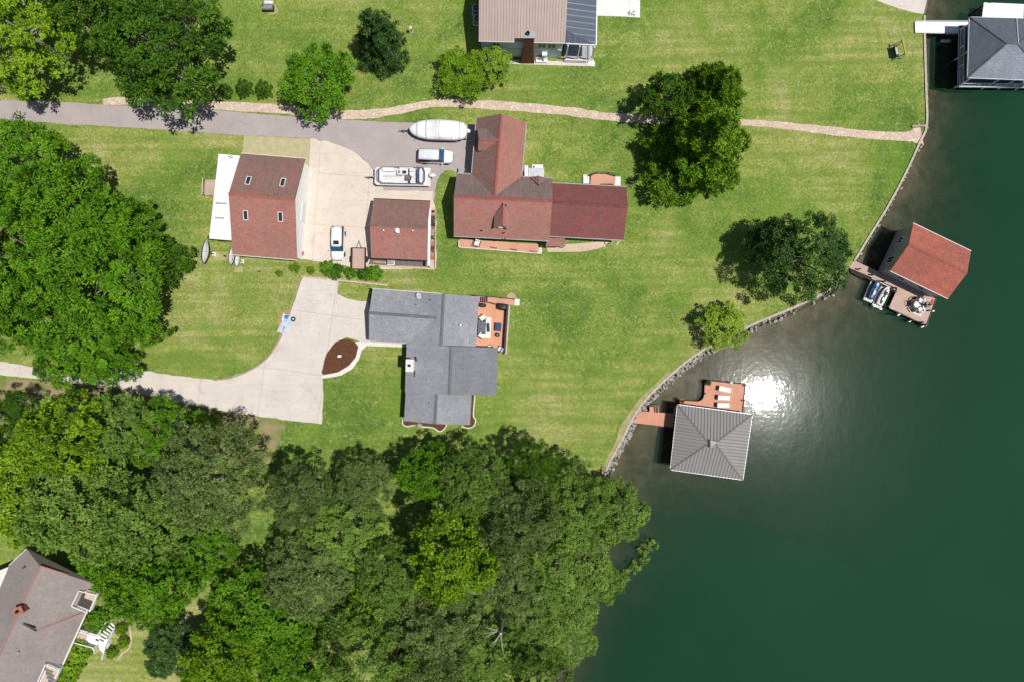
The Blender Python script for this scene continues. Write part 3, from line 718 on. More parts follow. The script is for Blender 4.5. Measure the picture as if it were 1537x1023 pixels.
# ================================================================ small garage
c0 = W(600, 345)
sg = thing('garage', 'small red gabled garage with pale roof vents beside the pontoon boat', 'garage', c0)
f = gable(sg, [(562, 298.8), (646.6, 302.4), (555.5, 338.1), (641.4, 341.4), (555.9, 387), (640.7, 390.8)], 2.8, 4.5, m_red2, m_red, m_siding, .35, .3, cap=m_red2, trim=m_black)
wall_windows(sg, f, '1', [(.3, 1.5, .9, .9), (.7, 1.5, .9, .9)]); wall_windows(sg, f, 'B', [(.3, 1.5, 1., .9)])
window(sg, f.p(f.e0 + f.eo, f.vA + (f.vB - f.vA) * .5, 1.1), -f.u, 2.8, 2.1, m_white, m_whitemetal, 'garage_door')
vent(sg, 576.3, 346.5, 4.3, .09, .3, m_white); vent(sg, 620, 347, 4.3, .09, .3, m_white)
p = W(596.5, 346.5, 4.35); mb = MB(c0); mb.lathe([(.16, -.3), (.16, .15), (.32, .2), (.34, .34), (.2, .46), (.03, .5)], 12, Matrix.Translation(p)); mb.box((p.x + .15, p.y - .2, p.z + .1), (.3, .3, .12)); mb.build('turbine_vent', m_white, sg)
mb = MB(c0); mb.bar(W(645, 313, 2.7), W(643.5, 399, 2.7), .34, .14); mb.build('side_fascia', m_white, sg)
rk = thing('lumber_rack', 'narrow strip of stacked boards and orange bricks along the small garage side wall', 'lumber pile', W(651, 355))
mb = MB(rk.location); mb.prism(px_poly([(647, 313.5), (655, 313.5), (653.5, 403), (645, 403)]), .03, .12); mb.build('plinth', m_pale, rk)
rgx = random.Random(2)
for k in range(15):
    y = 318 + k * 5; mt = [m_black, m_plank, m_orangeP, m_post, m_gsiding, m_redP][rgx.choice([0, 0, 1, 2, 2, 3, 3, 4, 5])]
    p = W(650.3 - k * .06, y); mb = MB(rk.location); h = rgx.uniform(.15, .6)
    mb.box((p.x, p.y, .12 + h / 2), (rgx.uniform(.32, .52), rgx.uniform(.3, .5), h), rgx.uniform(-.5, .5)); mb.build({m_orangeP: 'brick_stack', m_redP: 'brick_stack'}.get(mt, 'board_stack'), mt, rk)
mb = MB(rk.location); mb.bar(W(654.4, 314, .3), W(653, 402, .3), .1, .3); mb.build('edging', m_pale, rk)
bs = thing('board_edging', 'timber edged gravel strip with planks behind the small garage', 'timber edging', W(600, 398))
mb = MB(bs.location); mb.prism(px_poly([(556, 389), (645, 392), (645, 403), (553, 398)]), .03, .07); mb.build('gravel', mk('dark_gravel', (.20, .17, .15), (.12, .105, .095), 8, .95, bump=.6), bs)
mb = MB(bs.location); mb.bar(W(553, 398, .15), W(652, 404, .15), .22, .24); mb.build('edging', m_pale, bs)
mb = MB(bs.location); mb.bar(W(600, 400, .12), W(642, 402, .12), .3, .1); mb.bar(W(560, 393, .12), W(580, 394.5, .12), .3, .12); mb.build('plank', m_plank, bs)
ac_unit(587, 392.5, 'grey heat pump standing against the back eave of the small garage', 0, .8)

# ================================================================ long red house
c0 = W(770, 290)
rh = thing('red_house', 'large red roofed house with cross gabled wings, dormers and dark wine coloured extension', 'house', c0)
m_cap = mk('red_ridge_tiles', (.34, .10, .085), (.24, .085, .075), 4, .85)
fm = gable(rh, [(686, 260.3), (830, 268), (681.7, 293.8), (831.3, 303), (681, 354.5), (824, 361)], 3.5, 6.2, m_brown, m_red, m_siding, .45, .5, cap=m_cap, trim=m_gsiding)
fn = gable(rh, [(713.5, 177), (710.5, 257), (752, 165), (745.5, 262), (791.7, 183.8), (781.5, 257)], 3.5, 6.0, m_red2, m_red, m_siding, .4, .4, cap=m_cap, ext1=4.2, trim=m_gsiding)
fe = gable(rh, [(827, 274.5), (940.8, 281), (829, 304), (944, 309.6), (823, 354.5), (935.5, 360)], 3.3, 5.5, m_wine, m_wine, m_siding, .45, .5, cap=m_wine, ext0=.4, trim=m_gsiding)
wall_windows(rh, fm, 'B', [(.12, 1.8, 1.2, 1.3), (.35, 1.3, 1.6, 2.1), (.62, 1.8, 1.2, 1.3)]); wall_windows(rh, fe, 'B', [(.3, 1.5, 1.8, 1.6), (.65, 1.5, 1.8, 1.6)])
wall_windows(rh, fe, '1', [(.3, 1.7, 1.4, 1.3), (.65, 1.7, 1.4, 1.3)]); wall_windows(rh, fn, 'B', [(.25, 1.8, 1., 1.2), (.6, 1.8, 1., 1.2)]); wall_windows(rh, fm, '0', [(.35, 1.8, 1.1, 1.2), (.7, 1.8, 1.1, 1.2)])
wall_windows(rh, fe, 'A', [(.3, 1.3, 1.6, 2.0), (.75, 1.6, 1.2, 1.2)])
def dormer(root, e0a, e0b, r0, r1, ze, zr, mA, mB_, front):
    """small gable: e0a/e0b front eave corners, ridge front r0, ridge back r1 (pixels)"""
    A, B, Rf, Rb = W(*e0a, ze), W(*e0b, ze), W(*r0, zr), W(*r1, zr)
    ax = (Rb - Rf).normalized(); back = (Rb - Rf).length
    A2, B2 = A + ax * (back * .5), B + ax * (back * .5); m_ = (A + B) / 2
    o = roof_plane(root, [A, A2, Rb, Rf], mA, .1, 'dormer_roof'); roof_plane(root, [B2, B, Rf, Rb], mB_, .1, 'dormer_roof')
    mb = MB(root.location); i = ax * .25
    tri = [A.lerp(m_, .12) + i, B.lerp(m_, .12) + i, Vector((Rf.x, Rf.y, zr - .18)) + i]; dn = Vector((0, 0, -1.6))
    a, b, c = tri; bk = ax * (back * .55)
    vs = [a + dn, b + dn, b, c, a]; vs += [p + bk for p in vs]
    mb.add([p - Vector((0, 0, .1)) for p in vs], [(0, 1, 2, 3, 4), (9, 8, 7, 6, 5)] + [(k, (k + 1) % 5, 5 + (k + 1) % 5, 5 + k) for k in range(5)])
    w_ = mb.build('dormer_wall', front, root)
    mb = MB(root.location); mb.bar(Rf + Vector((0, 0, .02)), Rb + Vector((0, 0, .02)), .22, .05); mb.build('dormer_ridge', m_cap, root)
    c_ = (a + b) / 2 - ax * .02; window(root, c_ - Vector((0, 0, .35)), (-ax.x, -ax.y), (b - a).length * .45, .7, m_white)
dormer(rh, (741, 342.6), (764, 344), (754.8, 339), (756, 304.5), 5.3, 6.3, m_red2, m_red, m_bsiding)
dormer(rh, (717.2, 226.3), (716.5, 193), (718.5, 209.5), (748, 210.7), 4.6, 5.9, m_red, m_brown, m_siding)
# little north gable and the grey flat roofed box between the wings
ng = [W(795, 266, 3.7), W(823, 268, 3.7), W(808.5, 277.5, 4.9), W(808.5, 264, 4.9)]
roof_plane(rh, [ng[0], W(809, 285, 3.7), ng[2], ng[3]], m_red, .1, 'entry_roof'); roof_plane(rh, [W(809, 285, 3.7), ng[1], ng[3], ng[2]], m_brown, .1, 'entry_roof')
p = W(805, 259, 3.2); part(rh, 'flat_roofed_porch', m_gsiding, ((p.x, p.y, 1.55), (2.05, 1.25, 3.1)))
part(rh, 'roof_curb', m_alu, ((p.x, p.y, 3.15), (2.1, 1.3, .1)))
part(rh, 'porch_side_wall', m_siding, ((p.x - 1.35, p.y + .1, 1.7), (.5, 1.6, 3.4)))
p = W(807, 252, 2); part(rh, 'meter_cabinet', m_whitemetal, ((p.x, p.y + .15, .9), (1.5, .7, 1.8)), bevel=.03)
p = W(806, 252, 1.9); part(rh, 'cabinet_grille', m_black, ((p.x - .4, p.y + .1, 1.86), (.18, .35, .1)))
for a, b in ((723.5, 346.5), (756.5, 350), (758, 359), (759.5, 308.5)): vent(rh, a, b, 4.2 if b > 320 else 6., .08, .25, m_black)
roof_plane(rh, [W(819, 370, 3.0), W(848.6, 370, 3.0), W(848, 358, 3.5), W(822, 357, 3.5)], m_red, .12, 'porch_roof')
for a in (822, 847): p = W(a, 369, 2.9); part(rh, 'porch_post', m_white, ((p.x, p.y + .1, 1.45), (.12, .12, 2.9)))
mb = MB(c0); mb.tube([W(934, 359, 3.2), W(925, 367, 2.6), W(913, 364, 1.2), W(911, 362, .1)], .06, 6); mb.build('downspout', m_white, rh)
mb = MB(c0); mb.bar(W(681, 352, 3.35), W(680, 296, 3.35), .08, .1); mb.build('downspout', m_steel, rh)
dk = thing('porch_deck', 'long terracotta deck with white edge along the south side of the red house', 'deck', W(750, 370))
mb = MB(dk.location); mb.prism(px_poly([(690, 359), (809, 367), (808, 380), (689, 370.5)], .45), .3, .45); mb.build('deck_boards', m_woodx, dk)
mb = MB(dk.location); mb.bar(W(689, 371.3, .42), W(813, 380.8, .42), .14, .3); mb.bar(W(689, 361, .42), W(688.5, 371, .42), .14, .3); mb.build('deck_edge', m_trim, dk)
part(dk, 'step', m_trim, ((*W2(811, 375, .2), .2), (.5, 1.1, .4)))
for a, b in ((716, 371), (745, 373), (776, 376), (806, 379)):
    p = W(a, b - 1.5, 3.0); part(dk, 'post', m_white, ((p.x, p.y + .2, 1.7), (.1, .1, 2.6)))
def patio_chair(px, py, label, mat, frame, rz=0., z=0., name='patio_chair', group=None, s=1.):
    t = thing(name, label, 'chair', W(px, py, z), rz, group); t.scale = (s, s, s)
    def bb(n_, m_, *bx, bv=.02):
        mb = MB()
        for b in bx: mb.box(*b)
        return mb.build(n_, m_, t, bevel=bv)
    bb('seat', mat, ((0, .02, .42), (.62, .62, .12)))
    bb('backrest', mat, ((0, -.36, .72), (.62, .12, .6), 0, R(-15)))
    for sx in (-1, 1):
        bb('armrest', frame, ((sx * .36, -.02, .6), (.09, .66, .05)))
        for sy in (-1, 1): bb('leg', frame, ((sx * .34, sy * .3 , .29), (.05, .05, .58)), bv=0)
    return t
patio_chair(716.5, 366, 'white garden chair with dark frame on the terracotta porch deck', m_white, m_black, R(160), .45, s=1.15)
nd = thing('raised_deck', 'small raised terracotta deck with dark railing behind the wine coloured extension', 'deck', W(905, 270))
mb = MB(nd.location); mb.prism(px_poly([(887, 263), (896, 261), (912, 262), (924, 265), (923, 280), (886, 280)], .6), .3, .6); mb.build('deck_boards', m_woodx, nd)
railing(nd, [W(887, 264, .6), W(895, 260.8, .6), W(912, 261.5, .6), W(922, 264.5, .6)], .9, .12, m_post, m_post, 1.5)
for a, b in ((880, 269), (927, 272)): p = W(a, b, .25); part(nd, 'landing', m_slab, ((p.x, p.y, .14), (.85, 1.25, .26)))
part(nd, 'bench', m_post, ((*W2(911, 277, 1.0), .82), (1.7, .25, .08)), ((*W2(911, 278.5, 1.1), 1.1), (1.7, .06, .45)))
p = W(692, 258); ac_unit(692.5, 258, 'small light grey heat pump at the corner where the red house meets the asphalt', 0, .75)

# ================================================================ tan roofed house at the top of the picture
c0 = W(800, 20)
th_ = thing('tan_house', 'two storey blue grey house with tan ribbed metal roof and brick chimney', 'house', c0)
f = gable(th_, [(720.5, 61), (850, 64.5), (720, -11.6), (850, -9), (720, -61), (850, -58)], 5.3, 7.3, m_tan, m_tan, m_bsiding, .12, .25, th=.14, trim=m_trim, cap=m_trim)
p0, p1 = W(849.5, 64.8, 5.25), W(892.8, 67.5, 5.0)
roof_plane(th_, [W(894, 67.6, 4.6), W(897, -60, 4.6), W(851, -60, 5.5), W(849, 45, 5.5)], m_blue, .12, 'porch_roof', ribs=.9, rib_mat=mk('dark_rib', (.13, .15, .19), (.11, .13, .165), 2, .4), rib_h=.04)
roof_plane(th_, [W(849.5, 65, 4.6), W(894, 67.6, 4.6), W(849, 45, 5.5)], m_blue, .12, 'porch_roof', ribs=.5, rib_mat=MATS['dark_rib'], rib_h=.04)
mb = MB(c0); mb.bar(W(849.5, 65.6, 4.52), W(894.6, 68.2, 4.52), .16, .2); mb.bar(W(894.8, 68.2, 4.52), W(897.6, -60, 4.52), .16, .2); mb.build('porch_fascia', m_white, th_)
pw = [W(848, 92, 0), W(888, 93.5, 0), W(884, 30, 0), W(846, 30, 0)]
part(th_, 'porch_floor', m_gsiding, ((W(868, 62).x, W(868, 60).y, .12), (4.0, 6.2, .24)))
for a, b in ((849, 92), (866, 93), (887, 94), (887, 64), (887, 36)):
    p = W(a, b, .2); part(th_, 'porch_post', m_white, ((p.x, p.y + .3, 2.35), (.16, .16, 4.4)))
mb = MB(c0); mb.bar(W(849, 89.5, 1.15), W(887, 91, 1.15), .1, .08); mb.bar(W(887, 91, 1.15), W(887, 36, 1.15), .1, .08); mb.build('porch_rail', m_white, th_)
yw = f.vA + f.ov
# siding bands, windows and doors of the south wall
L_ = f.e1 - f.e0
for fr, z, w_, h_ in ((.30, 1.5, 1.3, 1.1), (.735, 4.0, 1.1, 1.3), (.85, 4.0, 1.1, 1.3), (.08, 1.6, 1.1, 1.2), (.2, 3.9, 1.0, 1.2)): window(th_, f.p(f.e0 + L_ * fr, yw, z), -f.v, w_, h_)
mb = MB(c0); mb.bar(f.p(f.e0 + .3, yw - .04, 2.75), f.p(f.e1 - .3, yw - .04, 2.75), .08, .16); mb.build('belt_trim', m_bsiding, th_)
p = f.p(f.e0 + L_ * .775, yw - .3, 1.9); part(th_, 'window_air_conditioner', m_white, ((p.x, p.y, 1.9), (.7, .55, .45)), bevel=.03)
qt = W(794, 54, 8.2); xw = qt.x; yc = f.p(0, yw, 0).y
mb = MB(c0); yy = f.p(f.e0 + L_ * .575, yw, 0).y
mb.box((xw, yy - .45, 4.1), (1.35, .95, 8.2)); mb.add([(xw - .95, yy - .95, 0), (xw + .95, yy - .95, 0), (xw + .95, yy + .05, 0), (xw - .95, yy + .05, 0), (xw - .7, yy - .93, 3.9), (xw + .7, yy - .93, 3.9), (xw + .7, yy + .05, 3.9), (xw - .7, yy + .05, 3.9)], [(4, 5, 6, 7), (0, 1, 5, 4), (1, 2, 6, 5), (2, 3, 7, 6), (3, 0, 4, 7)])
ch = mb.build('chimney', m_brick, th_)
mb = MB(c0); mb.box((xw, yy - .45, 8.26), (1.5, 1.05, .12)); mb.build('cap', m_gsiding, ch)
mb = MB(c0); mb.lathe([(.25, 8.3), (.25, 8.75), (.18, 8.75), (.18, 8.4)], 10, Matrix.Translation((xw - .15, yy - .45, 0))); mb.build('flue', m_black, ch)
mb = MB(c0); mb.bar(W(722, 92, .08), W(893, 97, .08), .6, .1); mb.build('foundation_edge', m_trim, th_)
mb = MB(c0); mb.prism(px_poly([(880, 92), (888, 87), (893, 95), (890, 101), (878, 97)]), .02, .2); mb.build('step', m_slab, th_)
bn = thing('white_bench', 'small white bench beside the brick chimney base', 'bench', W(813, 93))
mb = MB(); mb.box((0, 0, .42), (1.6, .5, .07)); mb.build('seat', m_white, bn); mb = MB(); mb.box((0, .24, .7), (1.6, .06, .4)); mb.build('backrest', m_white, bn)
for sx in (-1, 1): mb = MB(); mb.box((sx * .7, 0, .2), (.07, .45, .4)); mb.build('leg', m_white, bn)
mb = MB(); mb.box((.15, -.02, .47), (.35, .2, .05)); mb.build('cushion', m_gcush, bn)
ac_unit(715.5, 17, 'upper of two air conditioners in the shade west of the tan roofed house', 0, 1.0, 0, 'air conditioners beside the tan house')
ac_unit(716.8, 32.5, 'lower of two air conditioners in the shade west of the tan roofed house', 0, 1.0, 0, 'air conditioners beside the tan house')
st = thing('patio_stain_pile', 'small heap of grey rubble on the white concrete pad', 'rubble', W(948, 20.5, .06))
rgx = random.Random(4); rock_mesh([Vector((rgx.uniform(-.5, .5), rgx.uniform(-.3, .4), .05)) for _ in range(26)], [rgx.uniform(.05, .12) for _ in range(26)], rgx).build('stones', m_stone, st)
# ================================================================ grey shingled house
c0 = W(660, 530)
gh = thing('grey_house', 'low grey shingled house of joined gables with an orange deck', 'house', c0)
fw = gable(gh, [(558.3, 433.5), (665, 441.5), (553.8, 470), (654.6, 476.5), (555, 511.4), (660, 518.6)], 3.0, 4.25, m_grey, m_grey, m_gsiding, .35, .45, cap=m_greyB)
mb = MB(c0); mb.bar(W(555, 512, 2.92), W(608, 515.4, 2.92), .1, .12); mb.build('gutter', m_trim, gh)
mb = MB(c0); mb.bar(W(558.5, 433, 2.92), W(664, 440.8, 2.92), .1, .12); mb.build('gutter', m_trim, gh)
fu = gable(gh, [(614, 439.5), (610.5, 515), (666.5, 442.8), (661, 519), (719.3, 445.4), (714, 522)], 3.0, 4.5, m_grey, m_grey, m_gsiding, .35, .3, cap=m_greyB, ext1=.45)
fmid = gable(gh, [(609.5, 518), (608.5, 588), (677, 522), (674.4, 586.6), (748.3, 525.9), (744.3, 593)], 3.02, 5.0, m_grey, m_greyE, m_gsiding, .35, .3, cap=m_greyB, ext0=.25)
fl = gable(gh, [(608.3, 588), (607, 631.4), (656, 589), (652, 634), (708.7, 591.8), (704.7, 636.7)], 2.98, 4.4, m_grey, m_grey, m_gsiding, .35, .35, cap=m_greyB, ext0=.3)
wall_windows(gh, fmid, 'B', [(.3, 1.6, 1.6, 1.4), (.72, 1.6, 1.6, 1.4)]); wall_windows(gh, fl, 'B', [(.5, 1.6, 1.4, 1.3)]); wall_windows(gh, fl, '1', [(.3, 1.6, 1.3, 1.3), (.7, 1.6, 1.3, 1.3)])
wall_windows(gh, fu, 'B', [(.35, 1.9, 1.8, 1.7), (.75, 1.7, 1.2, 1.2)]); wall_windows(gh, fl, 'A', [(.5, 1.6, 1.3, 1.2)]); wall_windows(gh, fmid, 'A', [(.7, 1.6, 1.3, 1.2)]); wall_windows(gh, fw, 'A', [(.3, 1.6, 1.3, 1.1), (.7, 1.6, 1.3, 1.1)])
window(gh, fw.p(fw.e0 + fw.eo, fw.vA + (fw.vB - fw.vA) * .5, 1.15), -fw.u, 4.6, 2.2, m_white, m_whitemetal, 'garage_door')
window(gh, fu.p(fu.e0 + (fu.e1 - fu.e0) * .55, fu.vB - fu.ov, 1.9), fu.v, 2.4, 2.1, m_white, None, 'patio_door')
chimney(gh, 615, 548, 0, 5.2, .85, 1.45, m_slab, R(-2), m_kerb)
vent(gh, 691.5, 488.4, 3.85, .12, .35, m_white); vent(gh, 646, 450.5, 4.0, .07, .3, m_black); vent(gh, 625, 457.5, 3.9, .05, .25, m_black); vent(gh, 645, 604, 4.1, .08, .3); vent(gh, 706, 513, 3.3, .06, .3, m_steel)
dsh = thing('roof_dish', 'small white satellite dish on the grey shingled house roof', 'satellite dish', W(630, 444.5, 3.45), R(200))
mb = MB(); mb.lathe([(.02, 0), (.25, .03), (.45, .13), (.47, .14), (.44, .16), (.2, .07)], 16, Matrix.Translation((0, 0, .45)) @ Matrix.Rotation(R(40), 4, 'Y')); mb.build('dish', m_white, dsh, smooth=True)
mb = MB(); mb.tube([(0, 0, -.1), (0, 0, .5)], .04); mb.tube([(0, 0, .45), (.45, 0, .75)], .025); mb.build('mast', m_steel, dsh)
mb = MB(c0); mb.bar(W(623, 535, 3.55), W(625, 541, 3.6), .25, .1); mb.bar(W(622.5, 556, 3.5), W(622, 565, 3.5), .12, .1); mb.build('roof_flashing', m_black, gh)
for nm, pz in (('mulch_border', [(605, 628), (652, 633), (668, 636), (667, 642), (660, 646), (650, 640), (634, 638), (622, 636), (610, 638), (604, 634)]), ('mulch_border', [(706, 590), (712, 592), (709.5, 622), (713, 630), (709, 639), (694, 640), (700, 634)])):
    pave(nm, pz, m_mulch, .05, 3)
eb = thing('bed_edging', 'thin white curved edging round the flower beds at the south end of the grey house', 'edging', W(640, 638))
for pz in ([(604.5, 628), (605, 636), (612, 639.5), (622, 637.5)], [(626, 637), (634, 640), (650, 641.5), (660, 647), (668, 642), (670, 636)], [(713, 592), (710.5, 622), (714, 630), (710, 640), (700, 641.5), (693, 639)]):
    mb = MB(eb.location); mb.prism(band([tuple(v[:2]) for v in smooth_line([(*W2(*q), 0) for q in pz], 4)], .14), -.02, .13); mb.build('edging', m_kerb, eb)
rk2 = thing('landscape_boulder', 'pair of pale boulders in the flower bed under the grey house gable', 'boulder', W(630, 637.5)); mb = rock_mesh([W(628.5, 636.5, .15), W(632, 638, .12), W(631, 636, .1)], [.3, .24, .15], random.Random(3)); mb.o = rk2.location.copy(); mb.build('stones', m_stone, rk2)
dk = thing('orange_deck', 'orange timber deck with dark railing on the east side of the grey house', 'deck', W(738, 485))
DZ = .9
mb = MB(dk.location); mb.prism(px_poly([(716, 453.5), (763, 458), (757.5, 531), (749.5, 530), (750, 526), (711, 523)], DZ), DZ - .15, DZ); mb.build('deck_boards', m_orange, dk)
mb = MB(dk.location); mb.prism(px_poly([(714, 444), (773, 449.5), (772.5, 458.5), (762, 457.5), (716, 453)], DZ), DZ - .2, DZ - .04); mb.build('walkway_boards', m_woodx, dk)
railing(dk, [W(762, 458, DZ), W(756.8, 530, DZ)], .95, .14, m_post, m_post, 1.8)
mb = MB(dk.location); mb.bar(W(762.6, 459, DZ + .45), W(757.6, 530, DZ + .45), .08, .8); mb.bar(W(762.2, 458, DZ + .97), W(757.2, 530, DZ + .97), .26, .06); mb.build('rail_shadow_band', m_black, dk)  # black panel and widened rail added to stand in for the railing's shadow
mb = MB(dk.location); mb.bar(W(764.3, 459, DZ - .5), W(759, 531.5, DZ - .5), .30, .8); mb.build('deck_skirt', m_pale, dk)
railing(dk, [W(713, 444, DZ), W(772, 449.5, DZ)], .95, .12, m_post, m_post, 2., bal=False); railing(dk, [W(716.5, 453.8, DZ), W(736, 454.8, DZ), W(745, 457.5, DZ)], .95, .1, m_post, m_post, 2., bal=False)
mb = MB(dk.location)
for x in (722, 725, 728, 731): mb.bar(W(x, 446, DZ + .12), W(x, 453, DZ + .12), .14, .2)
mb.build('steps', m_post, dk)
part(dk, 'landing', m_slab, ((W(776, 454).x, W(776, 454).y, .15), (.7, .9, .3)))
mb = MB(dk.location); mb.bar(W(717.7, 452, DZ + .12), W(713.8, 522, DZ + .12), .16, .22); mb.build('white_edge', m_white, dk)
def rug(name, label, px4, z, mat, cat='rug'):
    o = MB((0, 0, 0)); o.prism(px_poly(px4, z), z + .005, z + .025); ob = o.build(name, mat); return tag(ob, label, cat)
rug('white_rug', 'white rectangular rug under the grey sofa on the orange deck', [(728, 476), (737.7, 476.5), (736, 507.5), (725.5, 507)], DZ, m_cushion)
def sofa(px, py, z, rz, label, L_, Dp, mat, frame):
    t = thing('sofa', label, 'sofa', W(px, py, z), rz)
    def bb(n_, m_, *bx, bv=.03):
        mb = MB()
        for b in bx: mb.box(*b)
        return mb.build(n_, m_, t, bevel=bv)
    bb('frame', frame, ((0, 0, .2), (L_, Dp, .25))); bb('backrest', mat, ((0, -Dp / 2 + .12, .62), (L_, .24, .55)))
    for k in (-1, 0, 1): bb('seat_cushion', mat, ((k * (L_ - .3) / 3, .1, .42), ((L_ - .34) / 3, Dp - .3, .18)))
    for k in (-1, 1): bb('armrest', frame, ((k * (L_ / 2 - .07), 0, .45), (.14, Dp, .4)))
    return t
sofa(723.5, 491, DZ, R(-92), 'grey three seat sofa against the wall on the orange deck', 1.95, 1.05, m_gcush, m_black)
patio_chair(725, 477.5, 'white cushioned armchair north of the grey sofa on the orange deck', m_cushion, m_black, R(-50), DZ, 'deck_armchair', None, 1.1)
patio_chair(723.5, 503.5, 'white cushioned armchair south of the grey sofa on the orange deck', m_cushion, m_black, R(-120), DZ, 'deck_armchair', None, 1.1)
def table(name, label, px, py, z, w_, d_, h_, mat, rz=0., leg=None):
    t = thing(name, label, 'table', W(px, py, z), rz)
    mb = MB(); mb.box((0, 0, h_ - .03), (w_, d_, .06)); mb.build('tabletop', mat, t, bevel=.015)
    for x in (-1, 1):
        for y in (-1, 1): mb = MB(); mb.box((x * (w_ / 2 - .06), y * (d_ / 2 - .06), (h_ - .06) / 2), (.06, .06, h_ - .06)); mb.build('leg', leg or m_black, t)
    return t
table('coffee_table', 'narrow black coffee table on the white rug', 733.3, 492, DZ, .32, 1.2, .42, m_black, R(3))
table('fire_table', 'navy covered rectangular table near the dark railing of the orange deck', 748, 491, DZ, .85, 1.15, .6, m_navy, R(-3))
t = thing('fire_bowl', 'round black fire bowl at the end of the navy table', 'fire bowl', W(747, 503, DZ)); mb = MB(); mb.lathe([(.22, 0), (.27, .06), (.3, .42), (.26, .45), (.2, .38), (.02, .36)], 16); mb.build('bowl', m_black, t); mb = MB(); mb.lathe([(.11, .36), (.10, .47), (.02, .48)], 10); mb.build('lid', m_stone, t)
def covered_grill(px, py, label, w_, d_, rz):
    t = thing('covered_grill', label, 'grill', W(px, py, DZ), rz)
    def ring(z, k, e=.0): return [(w_ / 2 * k * math.copysign(abs(math.cos(a)) ** .5, math.cos(a)), d_ / 2 * k * math.copysign(abs(math.sin(a)) ** .5, math.sin(a)), z) for a in [i * math.pi / 8 for i in range(16)]]
    mb = MB(); mb.loft([ring(0, 1.06), ring(.4, 1.), ring(.8, .98), ring(1.0, .85), ring(1.08, .5)]); mb.build('cover', m_black, t, smooth=True)
    mb = MB(); mb.bar((-w_ * .45, 0, 1.03), (w_ * .45, 0, 1.03), .04, .12); mb.build('fold', m_black, t)
covered_grill(754, 461, 'large black covered grill in the north east corner of the orange deck', 1.35, .95, R(-8)); covered_grill(724, 458.5, 'low dark covered grill beside the walkway rail on the orange deck', 1.0, .55, R(-4))
patio_chair(735, 521.5, 'dark wicker chair with a white cushion at the south edge of the orange deck', m_cushion, m_black, R(25), DZ, 'wicker_chair'); patio_chair(751, 523.5, 'dark wicker chair with blue grey cushion in the south east deck corner', m_bsiding, m_black, R(60), DZ, 'wicker_chair')
# yard bits round the pale driveway
lt = thing('bed_lamp', 'small white lamp standing in the brown mulch bed', 'garden lamp', W(510.7, 534, .05)); mb = MB(); mb.lathe([(.05, 0), (.05, .6), (.16, .62), (.2, .9), (.05, .98)], 10); mb.build('lamp_body', m_white, lt); mb = MB(); mb.lathe([(.2, 0), (.18, .06), (.02, .07)], 10); mb.build('base', m_slab, lt)
kb = thing('drive_edging', 'pale timber edging along the west side of the pale driveway', 'edging', W(440, 445))
mb = MB(kb.location); mb.prism(band([tuple(v[:2]) for v in smooth_line([(*W2(*q), 0) for q in [(454, 414.5), (444, 440), (434, 470), (422, 503), (406, 531), (389, 547), (369, 558), (345, 567), (320, 570)]], 4)], .2), -.03, .11); mb.build('edging', m_plank, kb)
kb = thing('timber_retaining_wall', 'straight timber retaining wall along the top of the pale driveway', 'retaining wall', W(515, 421))
mb = MB(kb.location); mb.bar(W(453, 414.5, .12), W(582, 427.5, .12), .34, .24); mb.build('timber', m_pale, kb)
mb = MB(kb.location); mb.bar(W(453, 413.5, .26), W(582, 426.5, .26), .14, .06); mb.build('cap_board', m_plank, kb)
tp = MB(); rgx = random.Random(8)
def tarp_z(i, j): return .05 + .07 * math.sin(i * 1.7 + j) + .05 * math.sin(j * 2.1)
q = [W(427, 470), W(441, 478), W(432, 502), W(417, 498)]
vs = []; 
for i in range(8):
    for j in range(8):
        a, b = i / 7, j / 7; p = q[0].lerp(q[1], a).lerp(q[3].lerp(q[2], a), b); p = p + Vector((rgx.uniform(-.12, .12), rgx.uniform(-.12, .12), .09 + tarp_z(i, j) * .7)); vs.append(p)
vs += [v - Vector((0, 0, .03)) for v in vs]; g8 = [(i * 8 + j, i * 8 + j + 1, i * 8 + j + 9, i * 8 + j + 8) for i in range(7) for j in range(7)]
tp.add(vs, g8 + [tuple(64 + k for k in f_[::-1]) for f_ in g8]); tag(tp.build('tarp', mk('pale_blue_tarp', (.50, .56, .63), (.42, .48, .56), 2, .6), smooth=True), 'crumpled pale blue tarp lying beside the driveway edge', 'tarp')
tb = thing('plastic_tub', 'small bright blue tub standing on the crumpled tarp', 'tub', W(431, 476, .12)); mb = MB(); mb.lathe([(.18, 0), (.27, .3), (.3, .3), (.29, .33), (.24, .33), (.16, .05)], 14); mb.build('tub', m_blueP, tb)
ty = thing('old_tyre', 'black tyre lying flat on the driveway edge next to the tarp', 'tyre', W(440.5, 479)); mb = MB()
mb.loft([[((.25 + .1 * math.cos(b)) * math.cos(a), (.25 + .1 * math.cos(b)) * math.sin(a), .12 + .1 * math.sin(b)) for b in [k * math.pi / 4 for k in range(8)]] for a in [k * math.pi / 9 for k in range(19)]], False); mb.build('tyre', m_rubber, ty, smooth=True)

# ================================================================ old pinkish house at the lower left
c0 = W(40, 950)
oh = thing('pink_grey_house', 'pinkish grey hipped house with red ridge tiles half hidden by trees', 'house', c0)
m_pcap = mk('red_hip_tiles', (.36, .18, .16), (.29, .16, .145), 5, .85)
def rp(pts, zs, mat=m_old, name='roof', th=.16): return roof_plane(oh, [W(a, b, z) for (a, b), z in zip(pts, zs)], mat, th, name)
